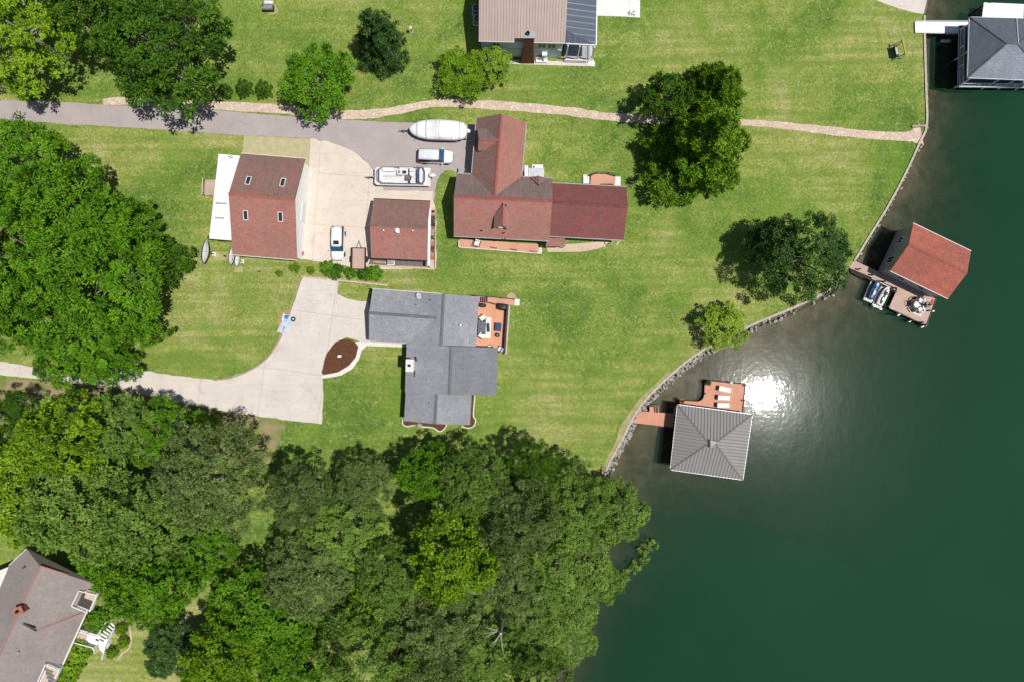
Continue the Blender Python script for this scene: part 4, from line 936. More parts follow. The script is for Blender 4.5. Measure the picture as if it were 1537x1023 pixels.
# east slope, north hip, west slope
E0, E1 = (147, 877), (50, 1092); Rn, Rs = (59.5, 848.5), (-42, 1072)
rp([E1, E0, Rn, Rs], [3, 3, 6.2, 6.2]); rp([E0, (40, 823), Rn], [3, 5.0, 6.2]); rp([(40, 823), (14, 848), Rn], [5.0, 4.6, 6.2])
rp([(14, 848), (-10, 905), (-130, 1150), Rs, Rn], [4.6, 4.6, 4.6, 6.2, 6.2]); rp([(-10, 872), (-80, 850), (-70, 1010), (-20, 915)], [4.3, 3., 3., 5.])
# cross gable towards the steps
rp([(129, 918), (104, 968), (40, 1000), (56.5, 946)], [3.1, 3.0, 5.0, 5.6]); rp([(127, 917), (97, 905), (40, 905), (56.5, 946)], [3.12, 3.5, 5.4, 5.62])
mb = MB(c0)
for a, za, b, zb in ((Rn, 6.26, Rs, 6.26), ((56.5, 946), 5.68, (128, 918), 3.25), (Rn, 6.26, (102, 862), 4.6)):
    mb.bar(W(*a, za), W(*b, zb), .2, .07)
mb.build('ridge_cap', m_pcap, oh)
mb = MB(c0); mb.bar(W(32, 933, 5.75), W(55, 946, 5.72), .3, .06); mb.build('valley_flashing', m_post, oh)
mb = MB(c0); mb.prism([W2(*q, 0) for q in ((40, 838), (140, 872), (48, 1080), (-110, 1120), (-60, 880))], 0, 2.85); mb.build('wall', m_siding, oh)
mb = MB(c0); mb.bar(W(148, 878, 2.95), W(51, 1093, 2.95), .16, .16); mb.bar(W(40, 823, 4.9), W(14, 848, 4.5), .14, .14); mb.build('gutter', m_white, oh)
cp = W(28, 916, 6.6); o = chimney(oh, 28, 916, 3, 7.0, 1.0, .85, m_brick, R(25), mk('terracotta_cap', (.42, .16, .10), (.34, .12, .08), 4, .8))
vent(oh, 37.5, 850, 5.6, .09, .3, m_black); vent(oh, 30, 977, 5.3, .1, .35, m_steel)
# roof decks cut into the eave, with white rails
for nm, pz, z in (('balcony', [(111, 907), (122, 884), (146, 890), (135, 917)], 3.55), ('balcony', [(58, 1026), (72, 994), (90, 1002), (73, 1040)], 3.9)):
    P_ = [W(a, b, z) for a, b in pz]; mb = MB(c0); mb.prism([(p.x, p.y) for p in P_], z - .7, z); o = mb.build(nm, m_white, oh)
    ins = [p.lerp(sum(P_, Vector()) / 4, .12) for p in P_]; mb = MB(c0); mb.prism([(p.x, p.y) for p in ins], z, z + .03); mb.build('floor', m_post if z < 3.7 else m_pale, o)
    mb = MB(c0)
    for a, b in ((0, 1), (1, 2), (2, 3), (3, 0)): mb.bar(P_[a] + Vector((0, 0, .5 if a != 2 else .06)), P_[b] + Vector((0, 0, .5 if a != 2 else .06)), .12, .1)
    for k in range(5):
        q = P_[1].lerp(P_[2], k / 4); mb.bar(q, q + Vector((0, 0, .5)), .08, .08)
    mb.build('railing', m_white, o)
part(oh, 'awning', m_pale, ((*W2(137, 893, 3.6), 3.62), (1.6, 1.2, .06), R(-20)))
for k in range(4): p = W(73 + k * 1.6, 1006 + k * 6, 4.1); part(oh, 'deck_chair', m_steel, ((p.x, p.y, 4.05), (1.1, .22, .3), R(-25)))
wl = thing('white_porch_steps', 'white timber porch steps with railings between clipped round bushes', 'porch steps', W(148, 955))
mb = MB(wl.location); mb.prism(px_poly([(121, 944), (150, 953), (146, 968), (116, 958)], 1.0), .0, 1.0); mb.build('porch_floor', m_white, wl)
P0, P1, Q0, Q1 = W(151, 950), W(160, 931), W(163, 958), W(175, 938)
for k in range(7):
    a, b = W(150 + k * 3.0, 954 - k * 3.4), W(161 + k * 2.2, 959 - k * 3.2); z = .95 - k * .13
    if k < 7: mb = MB(wl.location); mb.bar((a.x, a.y, z), (b.x, b.y, z), .22, .1); mb.build('step', m_white, wl)
mb = MB(wl.location); mb.prism(px_poly([(149, 952), (165, 960), (160, 984), (148, 972)], .5), .0, .55); mb.build('landing', m_white, wl)
railing(wl, [W(116, 960, 1.), W(145, 968, 1.), W(147, 976, .6)], .8, .1, m_white, m_white, 1.4); railing(wl, [W(121, 943, 1.), W(150, 951, 1.), W(164, 930, .3)], .8, .1, m_white, m_white, 1.4); railing(wl, [W(177, 938, .3), W(164, 962, .6), W(158, 985, .4)], .8, .1, m_white, m_white, 1.4)
mb = MB(wl.location); mb.prism(px_poly([(118, 946), (132, 950), (128, 963), (115, 958)], 1.), 1.005, 1.03); mb.build('doormat', m_pale, wl)

# ================================================================ boathouses and docks
DK = -.35
def piles(root, pts, z1, r=.12, mat=None, name='pile'):
    for a, b in pts:
        p = W(a, b, z1); mb = MB(root.location); mb.tube([(p.x, p.y, -3.2), (p.x, p.y, z1)], r, 8); mb.build(name, mat or m_post, root)
# --- pewter hipped boathouse
c0 = W(1065, 660, DK)
b1 = thing('grey_boathouse', 'square boathouse with pewter ribbed hip roof and small roof vent', 'boathouse', (c0.x, c0.y, WZ))
ez, az = 2.2, 3.9
TL, TR, BR, BL = W(1017, 606.5, ez), W(1129.4, 621.5, ez), W(1115.3, 719.9, ez), W(1006, 704.6, ez); A1_, A2_ = W(1064.5, 664.5, az), W(1074, 665, az)
for q in ([TL, TR, A2_, A1_], [TR, BR, A2_], [BR, BL, A1_, A2_], [BL, TL, A1_]): roof_plane(b1, q, m_pewter, .08, ribs=.44, rib_mat=mk('pewter_rib', (.165, .158, .158), (.15, .144, .144), 3, .4), rib_h=.045, rib_w=.055)
mb = MB(b1.location)
for a, b in ((TL, A1_), (TR, A2_), (BR, A2_), (BL, A1_)): mb.bar(a + Vector((0, 0, .05)), b + Vector((0, 0, .05)), .16, .06)
mb.build('hip_cap', MATS['pewter_rib'], b1)
mb = MB(b1.location)
for a, b in ((TL, TR), (TR, BR), (BR, BL), (BL, TL)): mb.bar(a - Vector((0, 0, .1)), b - Vector((0, 0, .1)), .08, .14)
mb.build('gutter', m_steel, b1)
mid = (A1_ + A2_) / 2; mb = MB(b1.location)
mb.add([mid + Vector(q) for q in ((-.45, .55, -.15), (.75, .35, -.15), (.2, -.6, -.15), (-.35, .5, .35), (.65, .2, .2), (-.3, -.5, .35))], [(0, 2, 1), (3, 4, 5), (0, 1, 4, 3), (1, 2, 5, 4), (2, 0, 3, 5)]); mb.build('roof_vent', m_pewter, b1)
mb = MB(b1.location); mb.bar(mid + Vector((-.38, .5, .1)), mid + Vector((-.4, -.5, .1)), .16, .42); mb.build('vent_louvre', m_black, b1)
for a, b in ((1022, 613), (1068, 618), (1122, 627), (1017, 660), (1012, 698), (1062, 706), (1108, 713), (1116, 668)):
    p = W(a, b, 0); mb = MB(b1.location); mb.bar((p.x, p.y, -3), (p.x, p.y, 2.1), .2, .2); mb.build('post', m_post, b1)
mb = MB(b1.location)
for pz in ([(1012, 609), (1124, 624), (1122, 640), (1011, 624)], [(1014, 609), (1028, 611), (1020, 702), (1007, 700)], [(1110, 620), (1124, 624), (1112, 716), (1100, 714)]): mb.prism(px_poly(pz, DK), DK - .16, DK - .004 * len(mb.v) / 30)
mb.build('slip_walkway', m_wood, b1)
gw = thing('gangway', 'terracotta gangway with side bench linking lawn to the pewter boathouse', 'gangway', W(978, 627, DK))
mb = MB(gw.location); mb.prism(px_poly([(953.5, 616), (975, 617.5), (1012, 620), (1010, 641), (946, 633.5)], DK), DK - .15, DK); mb.build('deck_boards', m_wood, gw)
mb = MB(gw.location); mb.prism(px_poly([(975, 607.5), (990, 608), (990, 619), (975, 618)], DK), DK - .15, DK - .01); mb.build('side_step', m_woodx, gw)
mb = MB(gw.location); mb.bar(W(976, 609, .1), W(985, 610, .1), .16, .06); mb.bar(W(984.5, 609, .1), W(985.5, 619, .1), .16, .06); mb.bar(W(989.5, 608, .1), W(989.8, 619, .1), .14, .06); mb.build('bench_rail', m_post, gw)
mb = MB(gw.location); mb.bar(W(946, 634.5, DK - .06), W(1010, 642, DK - .06), .1, .2); mb.bar(W(953, 615, DK - .06), W(974, 617, DK - .06), .1, .2); mb.build('stringer', m_post, gw)
sd_ = thing('sun_deck', 'terracotta sun deck with curved inner corner beside the pewter boathouse', 'dock', W(1090, 595, DK))
cv = [(1058, 575), (1057.2, 591.5), (1055.5, 597), (1052, 600.6), (1046.5, 602)]
mb = MB(sd_.location); mb.prism(px_poly([(1063, 571)] + [(1117.8, 576.6), (1112, 628), (1020, 614), (1021, 604), (1025.5, 600.7)] + cv[::-1], DK), DK - .18, DK); mb.build('deck_boards', m_wood, sd_)
mb = MB(sd_.location); mb.bar(W(1063, 570.5, DK - .05), W(1118.2, 576, DK - .05), .14, .22); mb.bar(W(1118.5, 576, DK - .05), W(1113.5, 627, DK - .05), .14, .22); mb.build('stringer', m_post, sd_)
mb = MB(sd_.location); mb.bar(W(1100, 575, DK + .012), W(1096, 620, DK + .012), .07, .03); mb.build('border_board', m_pale, sd_)
piles(sd_, [(1062, 573), (1098, 574.5), (1116.5, 578), (1114, 600), (1058.5, 590)], DK + .15)
mb = MB(sd_.location); mb.bar(W(1096, 573.5, DK + .1), W(1099, 574, DK + .1), .3, .3); mb.build('cleat', m_white, sd_)
def lounger(px, py, rz, label):
    t = thing('sun_lounger', label, 'sun lounger', W(px, py, DK), rz, 'sun loungers on the terracotta sun deck')
    mb = MB(); mb.box((.25, 0, .3), (1.35, .68, .1)); mb.build('mattress', m_cushion, t, bevel=.03)
    mb = MB(); mb.box((-.62, 0, .52), (.72, .68, .1), 0, 0, R(35)); mb.build('backrest', m_cushion, t, bevel=.03)
    mb = MB(); mb.box((-.83, 0, .42), (.42, .66, .1), 0, 0, R(35)); mb.build('pillow', m_post, t, bevel=.02)
    for x in (-.5, .8):
        for y in (-.28, .28): mb = MB(); mb.box((x, y, .13), (.06, .06, .26)); mb.build('leg', m_black, t)
lounger(1086.5, 583.5, R(-12), 'white sun lounger turned slightly, northernmost of three on the terracotta deck'); lounger(1085, 596, R(-3), 'middle white sun lounger of three on the terracotta deck'); lounger(1084, 607.3, R(-2), 'white sun lounger closest to the pewter boathouse roof')
def planter(px, py, z, label, pot, flower):
    t = thing('planter', label, 'planter', W(px, py, z)); mb = MB(); mb.lathe([(.22, 0), (.32, .4), (.36, .42), (.33, .46), (.05, .42)], 12); mb.build('pot', pot, t)
    rgx = random.Random(int(px)); mb = MB()
    for k in range(46):
        a, e = rgx.random() * 6.28, rgx.uniform(.1, 1.4); d_ = Vector((math.cos(a) * math.cos(e), math.sin(a) * math.cos(e), math.sin(e))); p = Vector((0, 0, .45)) + d_ * rgx.uniform(.1, .45); q = d_.orthogonal().normalized() * .09
        mb.add([p - q, p + d_ * .1, p + q, p - d_ * .1 + q], [(0, 1, 2, 3)])
    mb.build('foliage', flower, t)
planter(1062, 574, DK, 'dark pot with a bright green plant on the corner of the sun deck', m_black, mk('plant_green', (.06, .22, .03), (.03, .12, .015), 5, .6)); planter(1022.5, 601, DK, 'orange pot of reddish flowers at the end of the sun deck', m_orangeP, mk('plant_rust', (.30, .10, .03), (.12, .16, .03), 5, .6))
# --- red gabled boathouse
b2 = thing('red_boathouse', 'red rusty gabled boathouse with grey walls standing over the water', 'boathouse', W(1395, 392, WZ))
f = gable(b2, [(1369.4, 335.4), (1457, 376), (1360.6, 368), (1453, 408), (1338, 406), (1423.6, 449)], 3.2, 4.7, m_rust, m_rust, m_gsiding, .3, .25, z0=WZ + .15, cap=m_rust, trim=m_trim)
wall_windows(b2, f, '0', [(.3, 1.4, .9, 1.0), (.72, 1.3, .95, 1.6)]); wall_windows(b2, f, 'B', [(.3, 1.4, 1., .9), (.65, 1.4, 1., .9)])
window(b2, f.p(f.e1 - f.eo, f.vA + (f.vB - f.vA) * .5, .6), f.u, 3.2, 2.4, m_white, m_black, 'boat_door')
mb = MB(b2.location); mb.bar(W(1344, 406, DK + .9), W(1410, 438, DK + .9), .1, .1); mb.build('rub_rail', m_gsiding, b2)
piles(b2, [(1352, 346), (1328, 405), (1432, 385)], WZ + .6, .14)
dk = thing('red_boathouse_dock', 'pinkish board dock wrapping the lake side of the red boathouse', 'dock', W(1360, 445, DK))
def dp(pts, name, z, mat, th=.16):
    mb = MB(dk.location); mb.prism(px_poly(pts, z), z - th, z); return mb.build(name, mat, dk)
dp([(1278, 389), (1404, 448.5), (1399, 465), (1389.5, 488), (1334.5, 462), (1347, 433.5), (1275, 402)], 'deck_boards', DK, m_dockw)
mb = MB(dk.location); mb.bar(W(1276, 403.5, DK + .3), W(1345, 436.5, DK + .3), .09, .12); mb.bar(W(1275.6, 404.5, DK), W(1345, 438, DK), .3, .24); mb.build('side_rail', m_post, dk)
mb = MB(dk.location); mb.bar(W(1308, 418.5, DK + .08), W(1343, 435.2, DK + .08), .2, .08); mb.build('rub_board', m_white, dk)
mb = MB(dk.location); mb.bar(W(1334.5, 463, DK - .05), W(1389.5, 489, DK - .05), .14, .26); mb.bar(W(1390, 489, DK - .05), W(1404.5, 449, DK - .05), .14, .26); mb.build('stringer', m_post, dk)
mb = MB(dk.location); mb.bar(W(1401.5, 449.5, DK + .05), W(1398.5, 456, DK + .05), .35, .1); mb.build('corner_board', m_redP, dk)
piles(dk, [(1292, 403.5), (1312, 412), (1330, 422), (1344, 437), (1345.5, 432)], .55, .11); piles(dk, [(1334.5, 460), (1348.5, 471), (1371, 480.5), (1386, 483.5), (1391, 487), (1396, 466)], .75, .11)
for a, b, rz in ((1349, 472.7, 28), (1366, 482, 28), (1384.5, 490.4, 22), (1321.5, 464, -12), (1338, 463.6, -18), (1311, 459, -45), (1400, 467, 10), (1390.5, 487.5, 60)):
    p = W(a, b, -.45); mb = MB(dk.location); r_ = R(rz); d_ = Vector((math.cos(r_), math.sin(r_), 0)) * .26
    mb.tube([p - d_, p - d_ * .8, p + d_ * .8, p + d_], [.04, .12, .12, .04], 10); mb.build('fender', m_white, dk, smooth=True)
def jetski(px, py, rz, label, c1, c2, lift):
    p = W(px, py, -.55); l = thing('jet_ski_lift', lift, 'jet ski lift', p, rz, 'jet ski lifts beside the red boathouse dock')
    mb = MB(); mb.prism([(-1.75, -.72), (1.6, -.72), (1.75, -.6), (1.75, .6), (1.6, .72), (-1.75, .72)], -.35, .0); mb.build('platform', m_kerb, l, bevel=.06)
    for s_ in (-1, 1): mb = MB(); mb.bar((-1.6, s_ * .42, .05), (1.2, s_ * .42, .05), .12, .12); mb.build('bunk', m_steel, l)
    mb = MB(); mb.bar((-1.7, .8, .1), (1.7, .8, .1), .08, .12); mb.build('side_beam', m_black, l)
    t = thing('jet_ski', label, 'jet ski', p + Vector((0, 0, .08)), rz)
    def sec(x, w_, z0, z1): return [(x, -w_ * .4, z0), (x, -w_ * .95, z0 + .18), (x, -w_, z0 + .34), (x, -w_ * .72, z1 - .04), (x, -w_ * .3, z1), (x, w_ * .3, z1), (x, w_ * .72, z1 - .04), (x, w_, z0 + .34), (x, w_ * .95, z0 + .18), (x, w_ * .4, z0)]
    mb = MB(); mb.loft([sec(-1.4, .38, .05, .42), sec(-1.3, .5, .0, .5), sec(-.4, .55, 0, .55), sec(.4, .53, .0, .62), sec(1.0, .40, .1, .62), sec(1.38, .14, .25, .52), sec(1.45, .05, .3, .45)]); mb.build('hull', c1, t, smooth=True)
    mb = MB(); mb.loft([[(x, -w_, z), (x, -w_ * .7, z + h_), (x, w_ * .7, z + h_), (x, w_, z)] for x, w_, z, h_ in ((-1.2, .16, .42, .1), (-.8, .2, .45, .26), (-.2, .2, .5, .2), (.15, .16, .5, .14))]); mb.build('seat', c2, t, bevel=.04)
    mb = MB(); mb.loft([[(x, -w_, .5), (x, -w_ * .6, .5 + h_), (x, w_ * .6, .5 + h_), (x, w_, .5)] for x, w_, h_ in ((.1, .12, .3), (.35, .3, .38), (.75, .3, .22), (1.2, .1, .06))]); mb.build('cowl', c2, t, bevel=.03)
    mb = MB(); mb.tube([(.25, -.38, .92), (.33, 0, .9), (.25, .38, .92)], .035, 6); mb.build('handlebar', m_black, t)
    mb = MB(); mb.box((-.5, 0, .77), (.5, .3, .04)); mb.build('seat_pad', m_cushion, t); mb = MB(); mb.box((.75, 0, .75), (.4, .25, .03)); mb.build('hood_trim', m_cushion, t)
m_sky = mk('sky_blue_vinyl', (.22, .46, .72), (.12, .32, .6), 3, .4)
jetski(1310, 435.5, R(67), 'bright blue jet ski on the outer lift beside the red boathouse dock', m_navy, m_sky, 'pale jet ski lift farther from the dock carrying the bright blue jet ski')
jetski(1323.5, 445, R(64), 'dark navy and white jet ski on the lift touching the dock', m_cushion, m_navy, 'pale jet ski lift tight against the dock carrying the dark navy jet ski')
rug('white_mat', 'pale square mat under the dock chairs by the red boathouse', [(1364, 452), (1391, 461), (1381.5, 475.5), (1360, 465.5)], DK, m_trim)
def adirondack(px, py, rz, label, mat):
    t = thing('dock_chair', label, 'chair', W(px, py, DK + .03), rz, 'chairs around the round table on the red boathouse dock')
    def bb(n_, *bx):
        mb = MB()
        for b in bx: mb.box(*b)
        return mb.build(n_, mat, t, bevel=.015)
    bb('seat', *[((0, -.2 + k * .11, .36 - (.02 * (4 - k))), (.56, .1, .03)) for k in range(5)])
    bb('backrest', *[((-.24 + k * .12, -.42, .68), (.1, .04, .82 - abs(k - 2) * .08), 0, R(-22)) for k in range(5)])
    for s_ in (-1, 1): bb('armrest', ((s_ * .34, -.02, .56), (.14, .72, .03))); bb('leg', ((s_ * .33, .28, .27), (.05, .1, .54))); bb('leg', ((s_ * .33, -.3, .2), (.05, .12, .4)))
adirondack(1371, 451.5, R(215), 'black dock chair nearest the red boathouse wall', m_black); adirondack(1380.5, 451.5, R(160), 'white dock chair with navy shadowed seat beside the boathouse wall', m_white); adirondack(1386.5, 458, R(100), 'navy dock chair at the lake end of the mat', m_navy); adirondack(1380, 465, R(20), 'white dock chair on the south edge of the mat', m_white); adirondack(1369, 463, R(-40), 'brown dock chair on the west corner of the mat', m_post); adirondack(1365, 456.5, R(-95), 'dark brown dock chair facing the round table from the shore side', m_post)
t = thing('round_table', 'small round white table in the middle of the dock chairs', 'table', W(1372, 457, DK + .03)); mb = MB(); mb.lathe([(.36, .48), (.38, .5), (.36, .53), (.02, .54)], 20); mb.build('tabletop', m_white, t); mb = MB(); mb.lathe([(.3, 0), (.28, .04), (.06, .06), (.05, .48)], 12); mb.build('pedestal', m_white, t)
t = thing('folded_umbrella', 'folded navy umbrella lying across the dock chairs', 'umbrella', W(1388, 458, DK)); mb = MB(); mb.tube([(0, 0, .0), (0, 0, 1.7)], .03); mb.build('pole', m_alu, t); mb = MB(); mb.tube([(0, 0, .8), (0, 0, 1.3), (0, 0, 1.85)], [.13, .1, .02], 8); mb.build('canopy', m_navy, t)
# --- slate boathouse in the upper right corner
b3 = thing('slate_boathouse', 'two level boathouse with dark slate hip roof and shaded balcony', 'boathouse', W(1500, 72, WZ))
ez, az = 3.6, 6.0
TL, TR, BR, BL = W(1455.8, 25.7, ez), W(1574, 29, ez), W(1572, 121, ez), W(1453, 116.5, ez); A1_, A2_ = W(1511.5, 65.5, az), W(1528, 66, az)
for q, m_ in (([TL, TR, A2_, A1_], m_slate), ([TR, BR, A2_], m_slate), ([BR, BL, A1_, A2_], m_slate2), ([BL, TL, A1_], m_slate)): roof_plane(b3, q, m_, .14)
mb = MB(b3.location)
for a, b in ((TL, A1_), (TR, A2_), (BR, A2_), (BL, A1_), (A1_, A2_)): mb.bar(a + Vector((0, 0, .04)), b + Vector((0, 0, .04)), .2, .05)
mb.build('hip_cap', m_slate, b3)
mb = MB(b3.location); mb.bar(A2_ + Vector((.0, 0, .06)), W(1526, 27, 3.72), .06, .06); mb.build('lightning_cable', m_white, b3)
mb = MB(b3.location)
for a, b in ((TL, TR), (TR, BR), (BR, BL), (BL, TL)): mb.bar(a - Vector((0, 0, .14)), b - Vector((0, 0, .14)), .12, .2)
mb.build('fascia', m_white, b3)
fp = [(1464, 34), (1572, 36), (1570, 112), (1462, 110)]
bl = [(1440.5, 38), (1575, 41), (1574, 131), (1439, 129.5)]
mb = MB(b3.location); mb.prism([W2(a, b, .5) for a, b in bl], .35, .5); mb.build('balcony', mk('navy_shade_deck', (.11, .15, .20), (.09, .125, .17), 1.5, .6), b3)  # dark navy puts the shade of this side into the colour
mb = MB(b3.location); mb.prism([W2(a, b, .4) for a, b in [(1462, 46), (1570, 50), (1568, 112), (1460, 110)]], WZ, 3.3); mb.build('wall', m_dsiding, b3)
railing(b3, [W(1455, 38.5, .5), W(1441, 45, .5), W(1439.5, 129, .5), W(1574, 130.5, .5)], .95, .1, m_white, m_white, 2.4)
mb = MB(b3.location); mb.bar(W(1439, 130.5, .3), W(1574, 132, .3), .1, .3); mb.bar(W(1438.6, 130, .3), W(1440, 40, .3), .1, .3); mb.build('balcony_fascia', m_white, b3)
for a, b in ((1443, 126), (1484, 128), (1509, 128), (1535, 129), (1443, 84), (1442, 45)):
    p = W(a, b, .5); mb = MB(b3.location); mb.bar((p.x, p.y, -3), (p.x, p.y, 3.4), .14, .14); mb.build('post', m_white, b3)
for a, b in ((1467, 118), (1492, 119.5)): window(b3, W(a, 110.8, 1.8) * 1., (0, -1), .9, 1.8, m_white)
wr = thing('swim_platform', 'white flat roofed platform beyond the slate boathouse at the frame corner', 'platform', W(1505, 14, WZ))
mb = MB(wr.location); mb.prism([W2(*q, 1.0) for q in [(1477, 4), (1537, 6.5), (1536, 30), (1474, 28)]], .85, 1.0); mb.build('roof', m_whitemetal, wr)
for a, b in ((1479, 6), (1533, 8), (1478, 26)): p = W(a, b, .9); mb = MB(wr.location); mb.bar((p.x, p.y, -3), (p.x, p.y, .86), .16, .16); mb.build('post', m_post, wr)
mb = MB(wr.location)
for x in (1486, 1507, 1526): mb.bar(W(x, 5, 1.0), W(x + 4, -1, 1.9), .07, .07)
mb.build('railing', m_post, wr)
gw = thing('white_gangway', 'long white gangway leading from the lawn to the slate boathouse', 'gangway', W(1415, 41))
mb = MB(gw.location); mb.prism([W2(*q, .26) for q in [(1373.5, 32.5), (1462, 33), (1462, 50), (1374, 49)]], .1, .26); mb.build('deck', m_whitemetal, gw)
mb = MB(gw.location); mb.bar(W(1374, 49.8, .06), W(1440, 51.2, .06), .1, .26); mb.bar(W(1374, 31.8, .06), W(1456, 32.2, .06), .1, .26); mb.build('stringer', m_alu, gw)
piles(gw, [(1400, 35), (1400, 47), (1430, 35), (1430, 48)], .0, .1, m_steel)
fb = thing('floating_plank', 'small pale floating step in the shade below the white gangway', 'floating step', W(1418, 62, WZ)); mb = MB(fb.location); mb.box(W(1419, 62, WZ + .1), (1.3, .35, .2)); mb.build('plank', m_bsiding, fb); mb = MB(fb.location); mb.box(W(1425.5, 63, WZ + .15), (.2, .2, .3)); mb.build('bollard', m_plank, fb)
# ================================================================ vehicles and trailers
def wheel(t, x, y, r=.36, w_=.24, name='wheel'):
    M = Matrix.Translation((x, y, r)) @ Matrix.Rotation(R(90), 4, 'X')
    e = MB(); e.lathe([(r * .62, -w_ / 2), (r * .93, -w_ / 2), (r, -w_ * .3), (r, w_ * .3), (r * .93, w_ / 2), (r * .62, w_ / 2)], 20, M); o = e.build(name, m_rubber, t)
    e = MB(); e.lathe([(.04, -w_ * .42), (r * .62, -w_ * .46), (r * .62, w_ * .46), (.04, w_ * .42)], 16, M); e.build('rim', m_alu, o)
def car(px, py, rz, label, L_, Wd_, Hh, mat, name='parked_car', sunroof=False, rails=False, cat='car'):
    t = thing(name, label, cat, W(px, py, .04), rz); h = Wd_ / 2; b = L_ / 2
    def sec(x, w_, zt, zb=.28, cr=.0): return [(x, -w_ * .9, zb), (x, -w_, zb + .15), (x, -w_, zt - .22), (x, -w_ * .94, zt - .06), (x, -w_ * .8, zt + cr * .6), (x, -w_ * .35, zt + cr), (x, w_ * .35, zt + cr), (x, w_ * .8, zt + cr * .6), (x, w_ * .94, zt - .06), (x, w_, zt - .22), (x, w_, zb + .15), (x, w_ * .9, zb)]
    mb = MB(); mb.loft([sec(-b, h * .8, .85, .4), sec(-b + .08, h * .9, .95, .32), sec(-b + .4, h * .98, 1.0), sec(-.5, h, 1.0), sec(.6, h, 1.0, cr=.02), sec(b * .5, h * .985, 1.0, cr=.05), sec(b * .75, h * .95, .96, cr=.05), sec(b - .22, h * .86, .87, .32, .03), sec(b - .05, h * .7, .74, .36), sec(b, h * .58, .62, .42)])
    mb.build('body', mat, t, smooth=True, sub=1)
    rb, rf, rt0, rt1 = -b + .12, .255 * L_, -b + .38, .10 * L_; zb, zt = .98, Hh; wb, wt = h * .95, h * .78
    q = lambda x, y, z: Vector((x, y, z))
    B4 = [q(rb, -wb, zb), q(rf, -wb * .96, zb), q(rf, wb * .96, zb), q(rb, wb, zb)]; T4 = [q(rt0, -wt, zt - .05), q(rt1, -wt, zt - .05), q(rt1, wt, zt - .05), q(rt0, wt, zt - .05)]
    mb = MB(); mb.add(B4 + T4, [(3, 2, 1, 0), (4, 5, 6, 7), (0, 1, 5, 4), (1, 2, 6, 5), (2, 3, 7, 6), (3, 0, 4, 7)]); mb.build('cabin', m_black, t, bevel=.05)
    mb = MB(); mb.loft([[(x, -w_, z - .07), (x, -w_ * .92, z - .01), (x, 0, z + .015), (x, w_ * .92, z - .01), (x, w_, z - .07)] for x, w_, z in ((rt0 - .13, wt * .86, zt - .06), (rt0, wt * 1.0, zt), (0 - .4, wt * 1.03, zt + .02), (rt1 - .1, wt * 1.0, zt), (rt1 + .08, wt * .94, zt - .07))]); mb.build('roof', mat, t, smooth=True)
    mb = MB(); mb.plate([B4[1], B4[2], T4[2], T4[1]], .02, .05); mb.build('windshield', m_carglass, t)
    mb = MB(); mb.plate([B4[3], B4[0], T4[0], T4[3]], .02, .1); mb.build('rear_window', m_glass, t)
    for k, c in (((0, 1, 5, 4), -1), ((2, 3, 7, 6), 1)):
        P_ = (B4 + T4); mb = MB(); mb.plate([P_[i] for i in k], .015, .1); mb.build('side_window', m_glass, t)
    for s_ in (-1, 1):
        mb = MB(); mb.box((rf - .25, s_ * (h + .1), 1.02), (.14, .22, .16)); mb.build('mirror', mat if not sunroof else m_carwhite, t, bevel=.03)
        mb = MB(); mb.box((b - .16, s_ * h * .66, .72), (.22, .36, .13), s_ * R(-22)); mb.build('headlight', m_alu, t, bevel=.03)
        mb = MB(); mb.box((-b + .04, s_ * h * .72, .82), (.1, .25, .3)); mb.build('taillight', m_redP, t, bevel=.02)
        for x in (-L_ * .3, L_ * .31): wheel(t, x, s_ * (h - .1))
        if rails: mb = MB(); mb.bar((rt0 + .1, s_ * wt * .88, zt + .05), (rt1 - .15, s_ * wt * .88, zt + .05), .05, .05); mb.build('roof_rail', m_gsiding, t)
    mb = MB(); mb.box((b - .02, 0, .52), (.08, h * 1.1, .2)); mb.build('grille', m_black, t, bevel=.02)
    if sunroof: mb = MB(); mb.box((rt1 - .45, 0, zt + .03), (.55, .8, .05)); mb.build('sunroof', m_glass, t)
    mb = MB(); mb.bar((rf - .02, -.5, 1.02), (rf - .2, .3, 1.14), .03, .02); mb.build('wiper', m_black, t)
    return t
car(654.5, 237, R(-2), 'silver white sports utility vehicle parked between the covered boat and the pontoon boat', 4.95, 1.95, 1.75, m_carsilver, 'sports_utility_vehicle', rails=True)
car(509, 366.5, R(-91), 'white estate car with dark sunroof parked on the cream concrete yard', 4.75, 1.85, 1.6, m_carwhite, sunroof=True)
